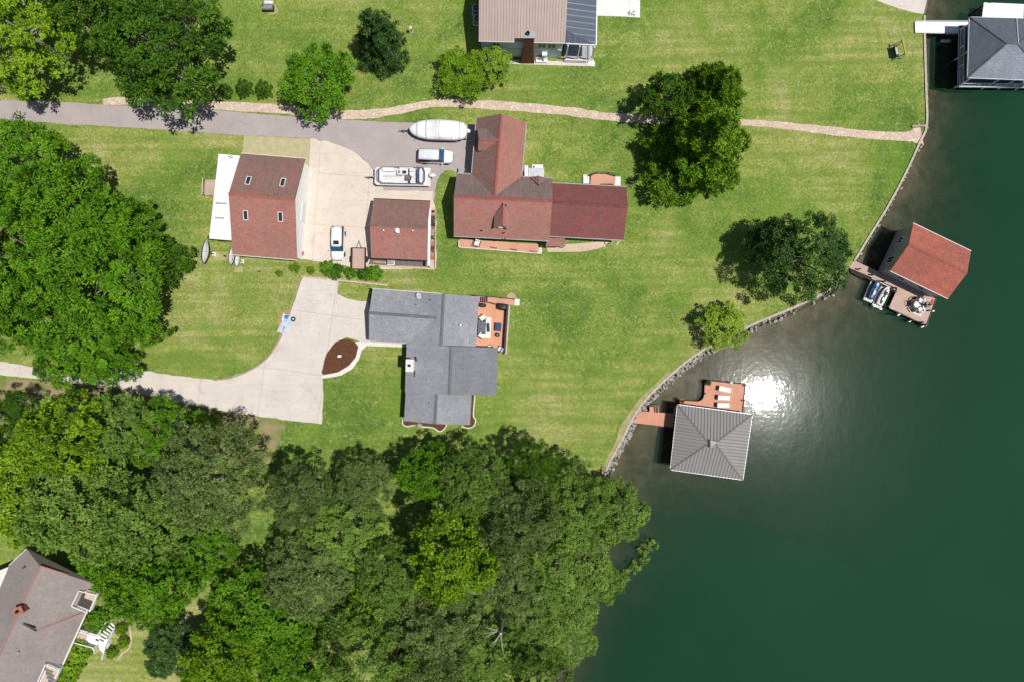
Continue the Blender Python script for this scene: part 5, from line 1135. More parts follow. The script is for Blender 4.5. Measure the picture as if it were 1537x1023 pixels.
def boat_trailer(t, L_, w_, tongue, side=1):
    mb = MB()
    for s_ in (-1, 1): mb.bar((-L_ / 2, s_ * w_ * .32, .5), (L_ / 2 - .5, s_ * w_ * .32, .5), .1, .14); mb.bar((L_ / 2 - .5, s_ * w_ * .32, .5), (L_ / 2 + tongue * .35, 0, .5), .1, .12)
    mb.bar((L_ / 2 - .3, 0, .5), (L_ / 2 + tongue, 0, .48), .12, .12)
    for x in (-L_ * .35, 0, L_ * .3): mb.bar((x, -w_ * .32, .48), (x, w_ * .32, .48), .1, .1)
    mb.build('frame', m_black, t)
    mb = MB(); mb.box((L_ / 2 + tongue, 0, .52), (.28, .14, .14)); mb.build('coupler', m_steel, t, bevel=.02)
    mb = MB(); mb.tube([(L_ / 2 + tongue * .75, .12, .05), (L_ / 2 + tongue * .75, .12, .85)], .05); mb.build('jack', m_steel, t)
    mb = MB(); mb.bar((L_ / 2 + tongue * .3, 0, .5), (L_ / 2 + tongue * .25, 0, 1.1), .1, .1); mb.box((L_ / 2 + tongue * .22, 0, 1.1), (.25, .3, .2)); mb.build('winch_post', m_steel, t)
    for s_ in (-1, 1):
        for x in (-L_ * .22, -L_ * .08): wheel(t, x, s_ * w_ * .43, .32, .22)
        mb = MB(); mb.loft([[(x, s_ * w_ * .43 - .15, z), (x, s_ * w_ * .43 + .15, z), (x, s_ * w_ * .43 + .15, z + .04), (x, s_ * w_ * .43 - .15, z + .04)] for x, z in ((-L_ * .32, .45), (-L_ * .27, .68), (-L_ * .03, .68), (L_ * .02, .45))]); mb.build('fender', m_gsiding, t)
# shrink-wrapped runabout
bp = W(662, 200)
tr = thing('boat_trailer', 'black boat trailer with long tongue under the white covered boat', 'boat trailer', bp, R(178)); boat_trailer(tr, 7.4, 2.7, 2.0)
bo = thing('covered_boat', 'motor boat on a trailer shrouded in a smooth white cover', 'boat', (bp.x - .25, bp.y, .1), R(178))
def hsec(x, w_, zs, n=14, low=.75):
    """half-ellipse cover section: gunwale at z=1.3"""
    return [(x, -w_ * math.cos(k * math.pi / n), zs[0] + (zs[1] - zs[0]) * (math.sin(k * math.pi / n) ** low)) for k in range(n + 1)]
st_ = [(-4.0, .35, 1.45), (-3.9, .75, 1.75), (-3.5, 1.15, 1.95), (-2.9, 1.3, 2.0), (-2.2, 1.38, 2.0), (-2.0, 1.39, 2.05), (-1.2, 1.4, 2.32), (-.2, 1.42, 2.45), (.15, 1.42, 2.35), (.6, 1.42, 2.05), (1.6, 1.36, 1.95), (2.6, 1.16, 1.85), (3.4, .8, 1.7), (3.85, .42, 1.55), (4.0, .1, 1.42)]
mb = MB(); mb.loft([hsec(x, w_, (1.22, z)) for x, w_, z in st_]); mb.build('cover', mk('white_boat_cover', (.80, .80, .80), (.74, .74, .75), 1.4, .5, bump=.5), bo, smooth=True)
mb = MB(); mb.loft([[(x, -w_ * .98, 1.25), (x, -w_ * .8, .8), (x, 0, .45), (x, w_ * .8, .8), (x, w_ * .98, 1.25)] for x, w_, z in st_]); mb.build('hull', m_gsiding, bo, smooth=False)
mb = MB()
for x in (-.25, -1.95, 1.5, 2.7, -3.0):
    mb.tube([(x + (.0 if k < 5 else .0), -1.43 * math.cos(k * math.pi / 12), 1.25 + ((2.47 if x > -1 else 2.08) - 1.25) * math.sin(k * math.pi / 12) ** .75) for k in range(1, 12)], .025, 5)
mb.build('seam', m_gsiding, bo)
mb = MB(); P_ = [Vector((x, .55 + .0, z)) for x, z in ((-.3, 2.4), (-1.9, 2.1))]
mb.add([(-.35, .62, 2.33), (-1.85, .68, 2.02), (-1.8, 1.22, 1.72), (-.35, 1.2, 1.98), (-.35, .62, 2.28), (-1.85, .68, 1.96), (-1.8, 1.22, 1.66), (-.35, 1.2, 1.92)], [(0, 1, 2, 3), (7, 6, 5, 4), (0, 1, 5, 4), (1, 2, 6, 5), (2, 3, 7, 6), (3, 0, 4, 7)]); mb.build('shaded_cover_panel', m_gsiding, bo)  # grey panel puts the shaded part of the white cover into colour
mb = MB(); mb.tube([(-4.0, 0, 1.4), (-4.25, 0, 1.3), (-4.4, 0, .9)], [.3, .28, .12], 8); mb.build('outboard_motor', m_white, bo)
# pontoon boat
bp = W(606.5, 268.5)
tr = thing('pontoon_trailer', 'galvanised trailer with a short tongue under the pontoon boat', 'boat trailer', bp, R(179)); boat_trailer(tr, 7.6, 2.4, 1.4)
pb = thing('pontoon_boat', 'white pontoon boat with dark blue rails parked on its trailer by the small garage', 'pontoon boat', (bp.x, bp.y, .3), R(179))
for s_ in (-1, 1): mb = MB(); mb.tube([(-3.7, s_ * .9, .65), (-3.5, s_ * .9, .65), (3.1, s_ * .9, .65), (3.7, s_ * .9, .78), (3.95, s_ * .9, .9)], [.22, .32, .32, .2, .03], 14); mb.build('pontoon', m_alu, pb, smooth=True)
mb = MB(); mb.prism([(-3.9, -1.25), (3.5, -1.25), (3.85, -1.0), (3.85, 1.0), (3.5, 1.25), (-3.9, 1.25)], .98, 1.08); mb.build('deck', mk('pontoon_deck_vinyl', (.66, .65, .64), (.56, .555, .55), 2, .7), pb)
rl = [(-2.9, -1.12), (2.7, -1.12), (3.15, -.8), (3.15, .8), (2.7, 1.12), (-2.9, 1.12), (-3.15, .6), (-3.15, -.6)]
mb = MB()
for a, b in zip(rl, rl[1:] + rl[:1]): mb.bar((*a, 1.4), (*b, 1.4), .05, .62)
mb.build('side_panel', m_white, pb)
mb = MB()
for a, b in zip(rl, rl[1:] + rl[:1]): mb.bar((*a, 1.74), (*b, 1.74), .085, .06)
mb.build('top_rail', mk('dark_blue_rail', (.06, .08, .17), (.045, .06, .13), 3, .4), pb)
mb = MB()
for s_ in (-1, 1): mb.tube([(-2.6, s_ * 1.0, 1.75), (-2.35, s_ * .95, 2.0), (-2.35, 0, 2.05)], .06, 6)
mb.bar((-2.3, -.95, 2.02), (-2.35, .95, 2.02), .3, .2); mb.build('bimini_frame', MATS['dark_blue_rail'], pb)
mb = MB(); mb.tube([(3.0, -.95, 1.78), (3.35, -.7, 1.78), (3.42, 0, 1.78), (3.35, .7, 1.78), (3.0, .95, 1.78)], .045, 6); mb.build('bow_rail', m_steel, pb)
for nm, bx in (('bow_bench', ((1.9, -.82, 1.32), (1.7, .5, .5))), ('bow_bench', ((2.0, .82, 1.32), (1.7, .5, .5))), ('stern_bench', ((-2.5, .3, 1.32), (.6, 1.4, .5))), ('lounge_seat', ((-.6, -.86, 1.32), (2.0, .44, .5))), ('captain_seat', ((-.85, .35, 1.38), (.62, .62, .5)))):
    mb = MB(); mb.box(*bx); o = mb.build(nm, m_cushion, pb, bevel=.06)
    mb = MB(); c_, d_ = bx; mb.box((c_[0], c_[1] + (math.copysign(d_[1] / 2 - .05, c_[1]) if d_[0] > d_[1] else 0), c_[2] + .38), (d_[0] * .96, .1 if d_[0] > d_[1] else d_[1] * .95, .3)); mb.build('backrest', m_gcush if nm == 'captain_seat' else m_cushion, o, bevel=.03)
mb = MB()
for k in range(12): a = k * math.pi / 11 - .3; mb.box((-.95 - .34 * math.sin(a), .35 - .34 * math.cos(a), 1.75), (.1, .1, .22))
mb.build('seat_rim', m_black, pb)
mb = MB(); mb.box((-.1, -.45, 1.42), (1.5, .75, .75)); mb.build('console', m_white, pb, bevel=.05)
mb = MB()
for x in (.25, .42): mb.box((x, -.42, 1.81), (.1, .5, .03))
mb.box((-.35, -.42, 1.81), (.55, .45, .03)); mb.box((-.98, -.4, 1.7), (.12, .95, .3)); mb.build('console_dials', m_black, pb)
mb = MB(); mb.box((-1.05, .6, 1.45), (.12, .85, .6)); mb.build('windscreen', m_black, pb)
mb = MB(); mb.bar((.1, -.02, 1.16), (2.7, .04, 1.16), .07, .12); mb.bar((-.4, -.0, 1.16), (-1.6, .1, 1.16), .07, .12); mb.build('aisle_trim', m_gsiding, pb)
mb = MB(); mb.tube([(-4.0, -.1, 1.0), (-4.05, -.1, 1.5)], .12, 8); mb.build('motor_leg', m_black, pb); mb = MB(); mb.loft([[(x, -.1 + w_ * math.cos(a), 1.62 + h_ * math.sin(a)) for a in [k * math.pi / 5 for k in range(10)]] for x, w_, h_ in ((-3.75, .12, .1), (-3.85, .28, .24), (-4.35, .3, .26), (-4.6, .2, .16), (-4.66, .05, .05))]); mb.build('outboard_motor', m_white, pb, smooth=True)
# utility trailer
ut = thing('utility_trailer', 'flat utility trailer with pinkish boards and dark frame beside the small garage', 'trailer', W(540, 389), R(89))
mb = MB(); mb.box((0, 0, .6), (2.85, 1.75, .06)); mb.build('bed_boards', planks('trailer_boards', (.52, .36, .30), (.45, .31, .26), .2, R(90)), ut)
mb = MB()
for s_ in (-1, 1): mb.bar((-1.5, s_ * .95, .66), (1.5, s_ * .95, .66), .12, .2); mb.bar((s_ * 1.47, -.95, .66), (s_ * 1.47, .95, .66), .12, .2); mb.bar((-1.5, s_ * .95, .95), (1.5, s_ * .95, .95), .06, .06)
for x in (-1.47, -.5, .5, 1.47):
    for s_ in (-1, 1): mb.bar((x, s_ * .95, .6), (x, s_ * .95, .95), .06, .06)
mb.build('frame', m_black, ut)
mb = MB(); mb.bar((1.5, -.35, .55), (2.4, 0, .5), .07, .09); mb.bar((1.5, .35, .55), (2.4, 0, .5), .07, .09); mb.box((2.45, 0, .52), (.22, .12, .12)); mb.build('tongue', m_gsiding, ut)
for s_ in (-1, 1): wheel(ut, -.1, s_ * 1.12, .3, .2); mb = MB(); mb.box((-.1, s_ * 1.12, .66), (.85, .24, .04)); mb.build('fender', m_black, ut)

# ================================================================ satellite dishes and yard things
def big_dish(px, py, r, tilt, rz, label, zc):
    p = W(px, py, zc); t = thing('satellite_dish', label, 'satellite dish', (p.x, p.y, 0), rz, 'big satellite dishes beside the workshop')
    M = Matrix.Translation((0, 0, zc)) @ Matrix.Rotation(tilt, 4, 'Y')
    mb = MB(); mb.lathe([(.03, 0)] + [(r * k / 6, .28 * r * (k / 6) ** 2) for k in range(1, 7)] + [(r * 1.015, .30 * r)] + [(r * k / 6, .28 * r * (k / 6) ** 2 + .03) for k in range(5, 0, -1)], 28, M); d_ = mb.build('reflector', m_dish, t, smooth=True)
    mb = MB()
    for a in (0, 2.1, 4.2): mb.bar(M @ Vector((r * .95 * math.cos(a), r * .95 * math.sin(a), .26 * r)), M @ Vector((0, 0, r * .95)), .03, .03)
    mb.build('feed_struts', m_steel, t)
    mb = MB(); mb.lathe([(.1, r * .9), (.12, r * .95), (.1, r * 1.08), (.02, r * 1.1)], 10, M); mb.build('feed_horn', m_black, t)
    mb = MB(); mb.tube([(0, 0, 0), (0, 0, zc - .05)], .07, 8); mb.bar((0, 0, zc - .4), M @ Vector((-r * .35, 0, .03)), .05, .05); mb.build('mast', m_black, t)
    mb = MB(); mb.box((0, 0, .04), (.5, .5, .08)); mb.build('base_pad', m_slab, t)
big_dish(312.5, 379, 1.62, R(-52), R(-6), 'largest white satellite dish standing alone on the lawn by the lean-to', 1.9)
big_dish(350.5, 385.5, 1.2, R(-52), R(-3), 'white satellite dish tucked against the workshop corner', 1.6)
big_dish(358.5, 391, .85, R(-46), R(-3), 'smallest white satellite dish beside the workshop corner', 1.3)
for px, py, w_, d_ in ((334, 384, 2.8, 1.3), (358, 404, 1.3, .9)):
    pave('bare_ground', [(px - w_ * 5, py - d_ * 5), (px + w_ * 5, py - d_ * 4.6), (px + w_ * 5.2, py + d_ * 5), (px - w_ * 5, py + d_ * 5)], tan_ground, .012)
rm = thing('red_mower', 'small red push mower at the workshop corner', 'mower', W(452, 380.5, .035), R(-20))
mb = MB(); mb.loft([[(x, -w_, .14), (x, -w_, .32), (x, w_, .32), (x, w_, .14)] for x, w_ in ((-.4, .22), (-.25, .3), (.25, .3), (.42, .18))]); mb.build('deck', m_redP, rm, bevel=.04)
mb = MB(); mb.lathe([(.14, .32), (.16, .36), (.15, .5), (.03, .53)], 12); mb.build('engine', m_black, rm)
mb = MB()
for s_ in (-1, 1): mb.tube([(-.35, s_ * .2, .25), (-.95, s_ * .18, .9)], .02, 5)
mb.tube([(-.95, -.18, .9), (-.95, .18, .9)], .02, 5); mb.build('handle', m_black, rm)
for x in (-.28, .28):
    for s_ in (-1, 1): wheel(rm, x, s_ * .33, .1, .06)
cb = thing('storage_cabinet', 'low white storage box beside the red mower', 'storage box', W(444.7, 383.5, .035)); mb = MB(); mb.box((0, 0, .3), (.6, .7, .6)); mb.build('box', m_white, cb, bevel=.03); mb = MB(); mb.box((0, 0, .64), (.66, .76, .08)); mb.build('lid', m_trim, cb, bevel=.02)
sw = thing('garden_swing', 'two seat garden swing with tan post frame and black seat on the lake lawn', 'garden swing', W(1343.5, 80), R(12))
def tb(pts, r, name, mat, **k): mb = MB(); mb.tube(pts, r, 8); return mb.build(name, mat, sw, **k)
for s_ in (-1, 1):
    for dx in (-.75, .75): tb([(dx, s_ * 1.0, 0), (0.12, s_ * .92, 1.95)], .06, 'leg', m_pale)
mb = MB(); mb.bar((.12, -1.1, 1.98), (.12, 1.1, 1.98), .14, .14); mb.build('top_beam', mk('orange_timber', (.55, .33, .10), (.48, .27, .08), 4, .7), sw)
mb = MB(); mb.box((-.15, 0, .5), (.6, 1.5, .07)); mb.build('seat', m_black, sw, bevel=.02); mb = MB(); mb.box((-.5, 0, .82), (.07, 1.5, .6), 0, 0, R(-18)); mb.build('backrest', m_black, sw, bevel=.02); mb = MB(); mb.box((-.08, .1, .57), (.35, 1.0, .08)); mb.build('cushion', m_steel, sw, bevel=.03)
for s_ in (-1, 1): tb([(.1, s_ * .72, .5), (.12, s_ * .8, 1.95)], .02, 'chain', m_steel)
wh = thing('barbecue_smoker', 'black and grey barbecue smoker on a bare patch of the upper lawn', 'barbecue', W(405, 15)); 
mb = MB(); mb.box((0, 0, .5), (1.4, .75, .75)); mb.build('cabinet', m_black, wh, bevel=.03); mb = MB(); mb.loft([[(x, .42 * math.cos(a), .88 + .3 * math.sin(a)) for a in [k * math.pi / 8 for k in range(9)]] for x in (-.7, .7)]); mb.build('lid', m_steel, wh); mb = MB(); mb.box((.05, .7, .62), (1.2, .55, .05)); mb.build('shelf', m_kerb, wh)
for x in (-.6, .6):
    for y in (-.3, .3): mb = MB(); mb.box((x, y, .07), (.08, .08, .14)); mb.build('leg', m_black, wh)
mb = MB(); mb.tube([(-.5, 0, 1.1), (-.5, 0, 1.6)], .07); mb.build('flue', m_black, wh)
pave('bare_patch', [(396, 8), (404, 22), (416, 20), (417, 14), (408, 6)], tan_ground, .012, 3)
yl = thing('yard_light', 'small white lantern on a short post in the upper lawn', 'yard light', W(618, 49)); mb = MB(); mb.tube([(0, 0, 0), (0, 0, 1.2)], .05, 8); mb.build('post', m_post, yl); mb = MB(); mb.lathe([(.12, 1.2), (.2, 1.5), (.24, 1.52), (.03, 1.72)], 8); mb.build('lantern', m_kerb, yl); mb = MB(); mb.lathe([(.25, 0), (.22, .1), (.05, .12)], 10); mb.build('base', m_stone, yl)
gr = thing('garden_hose_post', 'dark little hose post on the lawn below the workshop', 'hose post', W(391, 408)); mb = MB(); mb.tube([(0, 0, 0), (0, 0, .7)], .05); mb.build('post', m_post, gr); mb = MB(); mb.loft([[((.18 + .05 * math.cos(b)) * math.cos(a), (.05 * math.sin(b)), .5 + (.18 + .05 * math.cos(b)) * math.sin(a)) for b in [k * 1.047 for k in range(6)]] for a in [k * math.pi / 8 for k in range(17)]], False); mb.build('hose', m_black, gr)
# ================================================================ trees
L_viv = leafmat('vivid_leaves', (0.043, 0.118, 0.005), (0.089, 0.224, 0.008), (0.151, 0.328, 0.013))
L_dark = leafmat('dark_leaves', (0.025, 0.071, 0.005), (0.054, 0.138, 0.007), (0.105, 0.221, 0.013))
L_yel = leafmat('yellow_green_leaves', (0.091, 0.185, 0.009), (0.178, 0.321, 0.013), (0.288, 0.449, 0.024))
L_gry = leafmat('grey_green_leaves', (0.084, 0.131, 0.033), (0.148, 0.214, 0.055), (0.227, 0.304, 0.088), .15)
L_olv = leafmat('olive_leaves', (0.091, 0.175, 0.027), (0.161, 0.279, 0.042), (0.252, 0.392, 0.067), .2)
L_bush = leafmat('bush_leaves', (.12, .22, .016), (.22, .35, .026), (.32, .45, .045))
L_lime = leafmat('lime_leaves', (0.090, 0.193, 0.008), (0.162, 0.311, 0.010), (0.266, 0.428, 0.020), .3)
L_con = leafmat('conifer_needles', (0.024, 0.071, 0.016), (0.056, 0.134, 0.027), (0.110, 0.204, 0.045), .1)
L_spr = leafmat('bright_spruce_needles', (0.054, 0.134, 0.006), (0.110, 0.238, 0.010), (0.196, 0.341, 0.018), .15)
def crown_mesh(name, puffs, lobe, leaf, per, seed, cover=1.0, fan=.6, up=.5, zmin=-.35, thin=1.32):
    """puffs: ellipsoids (cx,cy,cz,rx,ry,rz). Branch-end lobes cover their surfaces, each lobe a fan of single leaves"""
    rs = np.random.RandomState(seed); C_ = []
    P = np.array(puffs, float)
    for k, (cx, cy, cz, rx, ry, rz) in enumerate(P):
        n = int(cover * 4 * math.pi * ((rx * ry) ** 1.6 / 3 + 2 * (rx * rz) ** 1.6 / 3) ** (1 / 1.6) * .72 / (lobe * lobe * 1.5))
        d = rs.normal(size=(n * 2, 3)); d /= np.linalg.norm(d, axis=1)[:, None]; d = d[d[:, 2] > zmin][:n]
        q = d * rs.uniform(.58, 1.12, (len(d), 1)) ** .8 * (rx, ry, rz) + (cx, cy, cz)
        keep = np.ones(len(q), bool)
        for j, (ax, ay, az_, bx, by, bz) in enumerate(P):
            if j != k: keep &= (((q - (ax, ay, az_)) / (bx, by, bz)) ** 2).sum(1) > .5
        C_.append(np.hstack([q[keep], d[keep]]))
    C_ = np.vstack(C_)
    # thin out lobes that sit on top of each other
    ok = []; cell = {}
    for i in rs.permutation(len(C_)):
        key = tuple((C_[i, :3] // (lobe * thin)).astype(int))
        if key in cell: continue
        cell[key] = 1; ok.append(i)
    C_ = C_[ok]; nl = len(C_)
    lr = lobe * rs.uniform(.65, 1.3, nl); lt = np.clip(rs.normal(.5, .17, nl), .05, .95)
    idx = np.repeat(np.arange(nl), per); n = len(idx)
    base = C_[idx, 3:6] * .95 + np.array([0, 0, up]); base /= np.linalg.norm(base, axis=1)[:, None]
    d = rs.normal(size=(n, 3)); d[:, 2] = np.abs(d[:, 2]) * .8 - .15; d += base * .5; d /= np.linalg.norm(d, axis=1)[:, None]
    rad = rs.uniform(.15, 1., (n, 1)) ** fan
    c = C_[idx, :3] + d * rad * lr[idx][:, None] * (1, 1, .62)
    ax = d + rs.normal(scale=.35, size=(n, 3)); ax[:, 2] -= .25; ax /= np.linalg.norm(ax, axis=1)[:, None]
    nr = base + d * .35 + rs.normal(scale=.38, size=(n, 3)); nr -= ax * (nr * ax).sum(1)[:, None]; nr /= np.linalg.norm(nr, axis=1)[:, None] + 1e-9
    sd_ = np.cross(ax, nr); s = rs.uniform(.7, 1.3, (n, 1)); Ln, Wn = leaf[0] * s, leaf[1] * s
    v = np.stack([c - ax * Ln * .5, c + sd_ * Wn * .5 - ax * Ln * .05 + nr * Wn * .12, c + ax * Ln * .5 - nr * Ln * .12, c - sd_ * Wn * .5 - ax * Ln * .05 + nr * Wn * .12], 1).reshape(-1, 3)
    tint = np.clip(lt[idx] + rs.normal(scale=.11, size=n), 0, 1)
    me = bpy.data.meshes.new(name); me.vertices.add(n * 4); me.vertices.foreach_set('co', v.ravel().astype(np.float32))
    me.loops.add(n * 4); me.loops.foreach_set('vertex_index', np.arange(n * 4, dtype=np.int32))
    me.polygons.add(n); me.polygons.foreach_set('loop_start', np.arange(0, n * 4, 4, dtype=np.int32)); me.polygons.foreach_set('loop_total', np.full(n, 4, np.int32))
    a = me.attributes.new('tint', 'FLOAT', 'POINT'); a.data.foreach_set('value', np.repeat(tint, 4).astype(np.float32))
    me.update(); me.materials.append(L_viv)
    return me
def trunk_mesh(puffs, r, seed, limbs=9, mat=None):
    rg_ = random.Random(seed); mb = MB(); top = max(p[2] for p in puffs)
    k = [Vector((rg_.uniform(-.15, .15) * z, rg_.uniform(-.15, .15) * z, z * top)) if z else Vector((0, 0, -.3)) for z in (0, .3, .6, .92)]
    mb.tube(k, [r * 1.25, r * .95, r * .7, r * .3], 8)
    for p in list(puffs)[:limbs]:
        a = k[1].lerp(k[3], rg_.uniform(.1, .6)); b = Vector(p[:3]); m_ = a.lerp(b, .55) + Vector((0, 0, .25)); e = b + (b - a).normalized() * p[3] * .5
        mb.tube([a, m_, b, e], [r * .42, r * .3, r * .18, r * .05], 6)
        for _ in range(3):
            q = b + Vector((rg_.uniform(-1, 1) * p[3], rg_.uniform(-1, 1) * p[4], rg_.uniform(0, .9) * p[5])); mb.tube([m_.lerp(b, rg_.uniform(.2, 1)), q], [r * .14, r * .03], 5)
    me = bpy.data.meshes.new('trunk'); me.from_pydata([tuple(p) for p in mb.v], [], mb.f); me.materials.append(mat or m_bark); me.update(); return me
def dome_puffs(r, h, seed, n=7, spread=.56, pr=(.36, .52), base=.42):
    rg_ = random.Random(seed); P = [(0, 0, h * .66, r * .6, r * .6, h * .30)]
    for k in range(n):
        a = k * 6.283 / n + rg_.uniform(-.35, .35); d = r * spread * rg_.uniform(.8, 1.2); q = r * rg_.uniform(*pr)
        P.append((d * math.cos(a), d * math.sin(a), h * (base + rg_.uniform(.05, .28)), q, q * rg_.uniform(.85, 1.1), h * rg_.uniform(.17, .25)))
    for k in range(7):
        a = k * .9 + rg_.uniform(-.5, .5); d = r * rg_.uniform(.82, 1.04); q = r * rg_.uniform(.12, .2)
        P.append((d * math.cos(a), d * math.sin(a), h * (base + rg_.uniform(-.02, .2)), q * 1.2, q, h * .09))
    for k in range(3):
        a = rg_.random() * 6.28; d = r * .3; P.append((d * math.cos(a), d * math.sin(a), h * rg_.uniform(.7, .82), r * .3, r * .3, h * .15))
    return P
VAR = {}
def variant(key, r, h, puffs, lobe, leaf, per, seed, tr=.3, mat=None, limbs=9, **kw):
    VAR[key] = (crown_mesh('crown', puffs, lobe, leaf, per, seed, **kw), trunk_mesh(puffs, tr, seed, limbs, mat), r, h)
for s in range(3): variant('broad%d' % s, 7.5, 14, dome_puffs(7.5, 14, 20 + s, 8), 1.15, (.52, .22), 88, s, .34)
for s in range(2): variant('fine%d' % s, 7., 13, dome_puffs(7., 13, 40 + s, 9), 1.0, (.34, .15), 105, 10 + s, .32, fan=.55, thin=1.3)
for s in range(2): variant('mid%d' % s, 4.5, 8.5, dome_puffs(4.5, 8.5, 60 + s, 7), .85, (.44, .19), 70, 20 + s, .22)
for s in range(2): variant('shrub%d' % s, 1.4, 1.8, dome_puffs(1.4, 1.8, 80 + s, 6, base=.15), .34, (.26, .12), 30, 30 + s, .07)
variant('ball', 1., 1.5, [(0, 0, .75, .95, .95, .72)], .16, (.13, .08), 22, 77, .06, limbs=0, fan=.4, zmin=-.7)
cyp = [(0, 0, 1.5 + k * 1.05, (1 - k / 13) ** .75 * 6.6 * (1 + .12 * math.sin(k * 2.3)), (1 - k / 13) ** .75 * 6.4 * (1 + .1 * math.cos(k * 1.9)), 1.6) for k in range(13)]
def cone_puffs(r, h, seed, tiers=9, per=7):
    rg_ = random.Random(seed); P = []
    for k in range(tiers):
        f_ = k / (tiers - 1); R_ = r * (1 - f_) ** .8 + .25; z = h * (.12 + .84 * f_); n = max(2, int(per * (1 - f_ * .7)))
        P.append((0, 0, z, R_ * .55, R_ * .55, h * .07))
        for j in range(n):
            a = j * 6.283 / n + k * .9 + rg_.uniform(-.3, .3); d = R_ * rg_.uniform(.5, .74); q = R_ * rg_.uniform(.2, .42); d *= rg_.uniform(.8, 1.35)
            P.append((d * math.cos(a), d * math.sin(a), z - d * .12, q * 1.2, q * 1.2, h * .055))
    return P
variant('cone', 6.4, 14, cone_puffs(6.4, 14, 5), .62, (.5, .17), 40, 5, .34, up=.35)
variant('cedar', 3.6, 8.5, cone_puffs(3.6, 8.5, 9, 7, 6), .5, (.62, .10), 40, 6, .2, up=.3)
def sparse_puffs():
    rg_ = random.Random(99); P = []
    for k in range(42):
        a, d = rg_.random() * 6.28, 8.5 * rg_.random() ** .6; P.append((d * math.cos(a), d * math.sin(a), rg_.uniform(8.5, 14) - d * .3, rg_.uniform(.9, 2.1), rg_.uniform(.9, 2.1), rg_.uniform(.5, .9)))
    return P
variant('airy', 8.5, 14, sparse_puffs(), .65, (.55, .2), 34, 7, .36, m_barkpale, 14, cover=.75)
_used = set(); _rg = random.Random(31)
def tree(key, px, py, rpx, hgt, mat, label, name='tree', cat='tree', group=None, rot=None, flat=1.):
    crown, trunk, r0, h0 = VAR[key]; zc = hgt * .55
    c = W(px, py, zc); r = rpx * (H - zc) / F
    t = thing(name, label, cat, (c.x, c.y, -.02), _rg.random() * 6.28 if rot is None else rot, group); t.scale = (r / r0, r / r0 * flat, hgt / h0)
    for nm, me in (('trunk', trunk), ('crown', crown)):
        o = bpy.data.objects.new(nm, me); COL.objects.link(o); o.parent = t
        if nm == 'crown': o.material_slots[0].link = 'OBJECT'; o.material_slots[0].material = mat
    return t
T = tree
G1, G2, G3, G4 = 'trees round the upper drive', 'trees of the western grove', 'trees of the southern wood', 'trees on the lake lawn'
T('airy', 42, 52, 84, 14, L_yel, 'airy yellow green tree with bare pale limbs in the upper left corner', 'broadleaf_tree', group=G1, rot=.4)
T('broad0', 250, 72, 90, 15, L_dark, 'dense dark green tree overhanging the asphalt drive beside the three small shrubs', 'broadleaf_tree', group=G1)
T('broad1', 150, 10, 62, 14, L_dark, 'dark tree cut by the top of the picture next to the airy pale limbed tree', 'broadleaf_tree', group=G1)
T('mid0', 20, 0, 55, 11, L_yel, 'light green tree filling the very top left corner behind the airy tree', 'broadleaf_tree', group=G1)
for px, py, r, lb in ((337, 135, 10, 'small clipped shrub closest to the dense dark tree in a row of three'), (365, 133, 13, 'middle shrub of the row of three above the stone path'), (394, 135, 13, 'small shrub at the end of the row of three nearest the bushy round tree')): T('shrub0', px, py, r, 1.9, L_dark, lb, 'shrub', 'shrub', 'row of small shrubs above the stone path')
T('mid1', 475, 122, 50, 8.5, L_viv, 'bushy round mid green tree beside the stone path and asphalt drive', 'broadleaf_tree', group=G1)
T('cedar', 565, 44, 39, 13, L_con, 'dark spiky conifer standing alone on the upper lawn', 'conifer_tree', group=G1)
T('mid0', 694, 112, 36, 4.6, L_lime, 'green bush with dark gaps, larger of the pair by the tan roofed house', 'bush', 'bush', 'pair of bushes by the tan roofed house')
T('mid1', 740, 98, 27, 4.6, L_bush, 'bright yellow green bush, smaller of the pair by the tan roofed house', 'bush', 'bush', 'pair of bushes by the tan roofed house')
# western grove
for a in (('broad1', 38, 264, 72, 13, L_viv, 'vivid green tree at the left frame edge just below the asphalt drive'), ('broad2', 122, 318, 72, 17, L_viv, 'large vivid green tree facing the white lean-to across the lawn'), ('broad0', 28, 375, 74, 18, L_viv, 'vivid green tree in the middle of the western grove at the frame edge'),
          ('broad1', 158, 420, 84, 18, L_viv, 'biggest vivid green tree of the western grove'), ('broad2', 118, 512, 62, 12, L_viv, 'vivid green tree reaching over the start of the pale driveway'), ('broad0', 22, 458, 62, 14, L_viv, 'vivid green tree at the frame edge above the pale driveway'),
          ('mid0', 250, 393, 34, 9, L_dark, 'small dark green tree leaning out of the grove towards the satellite dishes'), ('mid1', 195, 335, 38, 10, L_viv, 'small vivid tree on the lawn side edge of the western grove'), ('mid0', 205, 480, 40, 11, L_viv, 'small vivid tree at the lower lawn edge of the western grove'),
          ('mid1', 175, 545, 30, 9, L_viv, 'low vivid tree overhanging the bend of the pale driveway')): T(*a, 'broadleaf_tree', group=G2)
# lake lawn
T('cone', 1070, 208, 78, 19, L_spr, 'tall bright green conifer spreading over the stone path near the lake', 'conifer_tree', group=G4, rot=1.)
T('cedar', 1078, 130, 50, 13, L_spr, 'narrow pointed conifer leaning out above the tall bright green one', 'conifer_tree', group=G4)
T('mid0', 1000, 150, 36, 9, L_dark, 'dark lower tree tucked against the west side of the tall lake conifer', 'broadleaf_tree', group=G4)
T('fine0', 1206, 388, 62, 14, L_con, 'broad dark green tree at the water edge near the red boathouse', 'broadleaf_tree', group=G4)
T('mid1', 1162, 368, 36, 9, L_con, 'smaller dark tree merged with the broad tree near the red boathouse', 'broadleaf_tree', group=G4)
T('mid0', 1086, 490, 33, 5, L_bush, 'small bright lime green tree at the water edge', 'broadleaf_tree', group=G4)
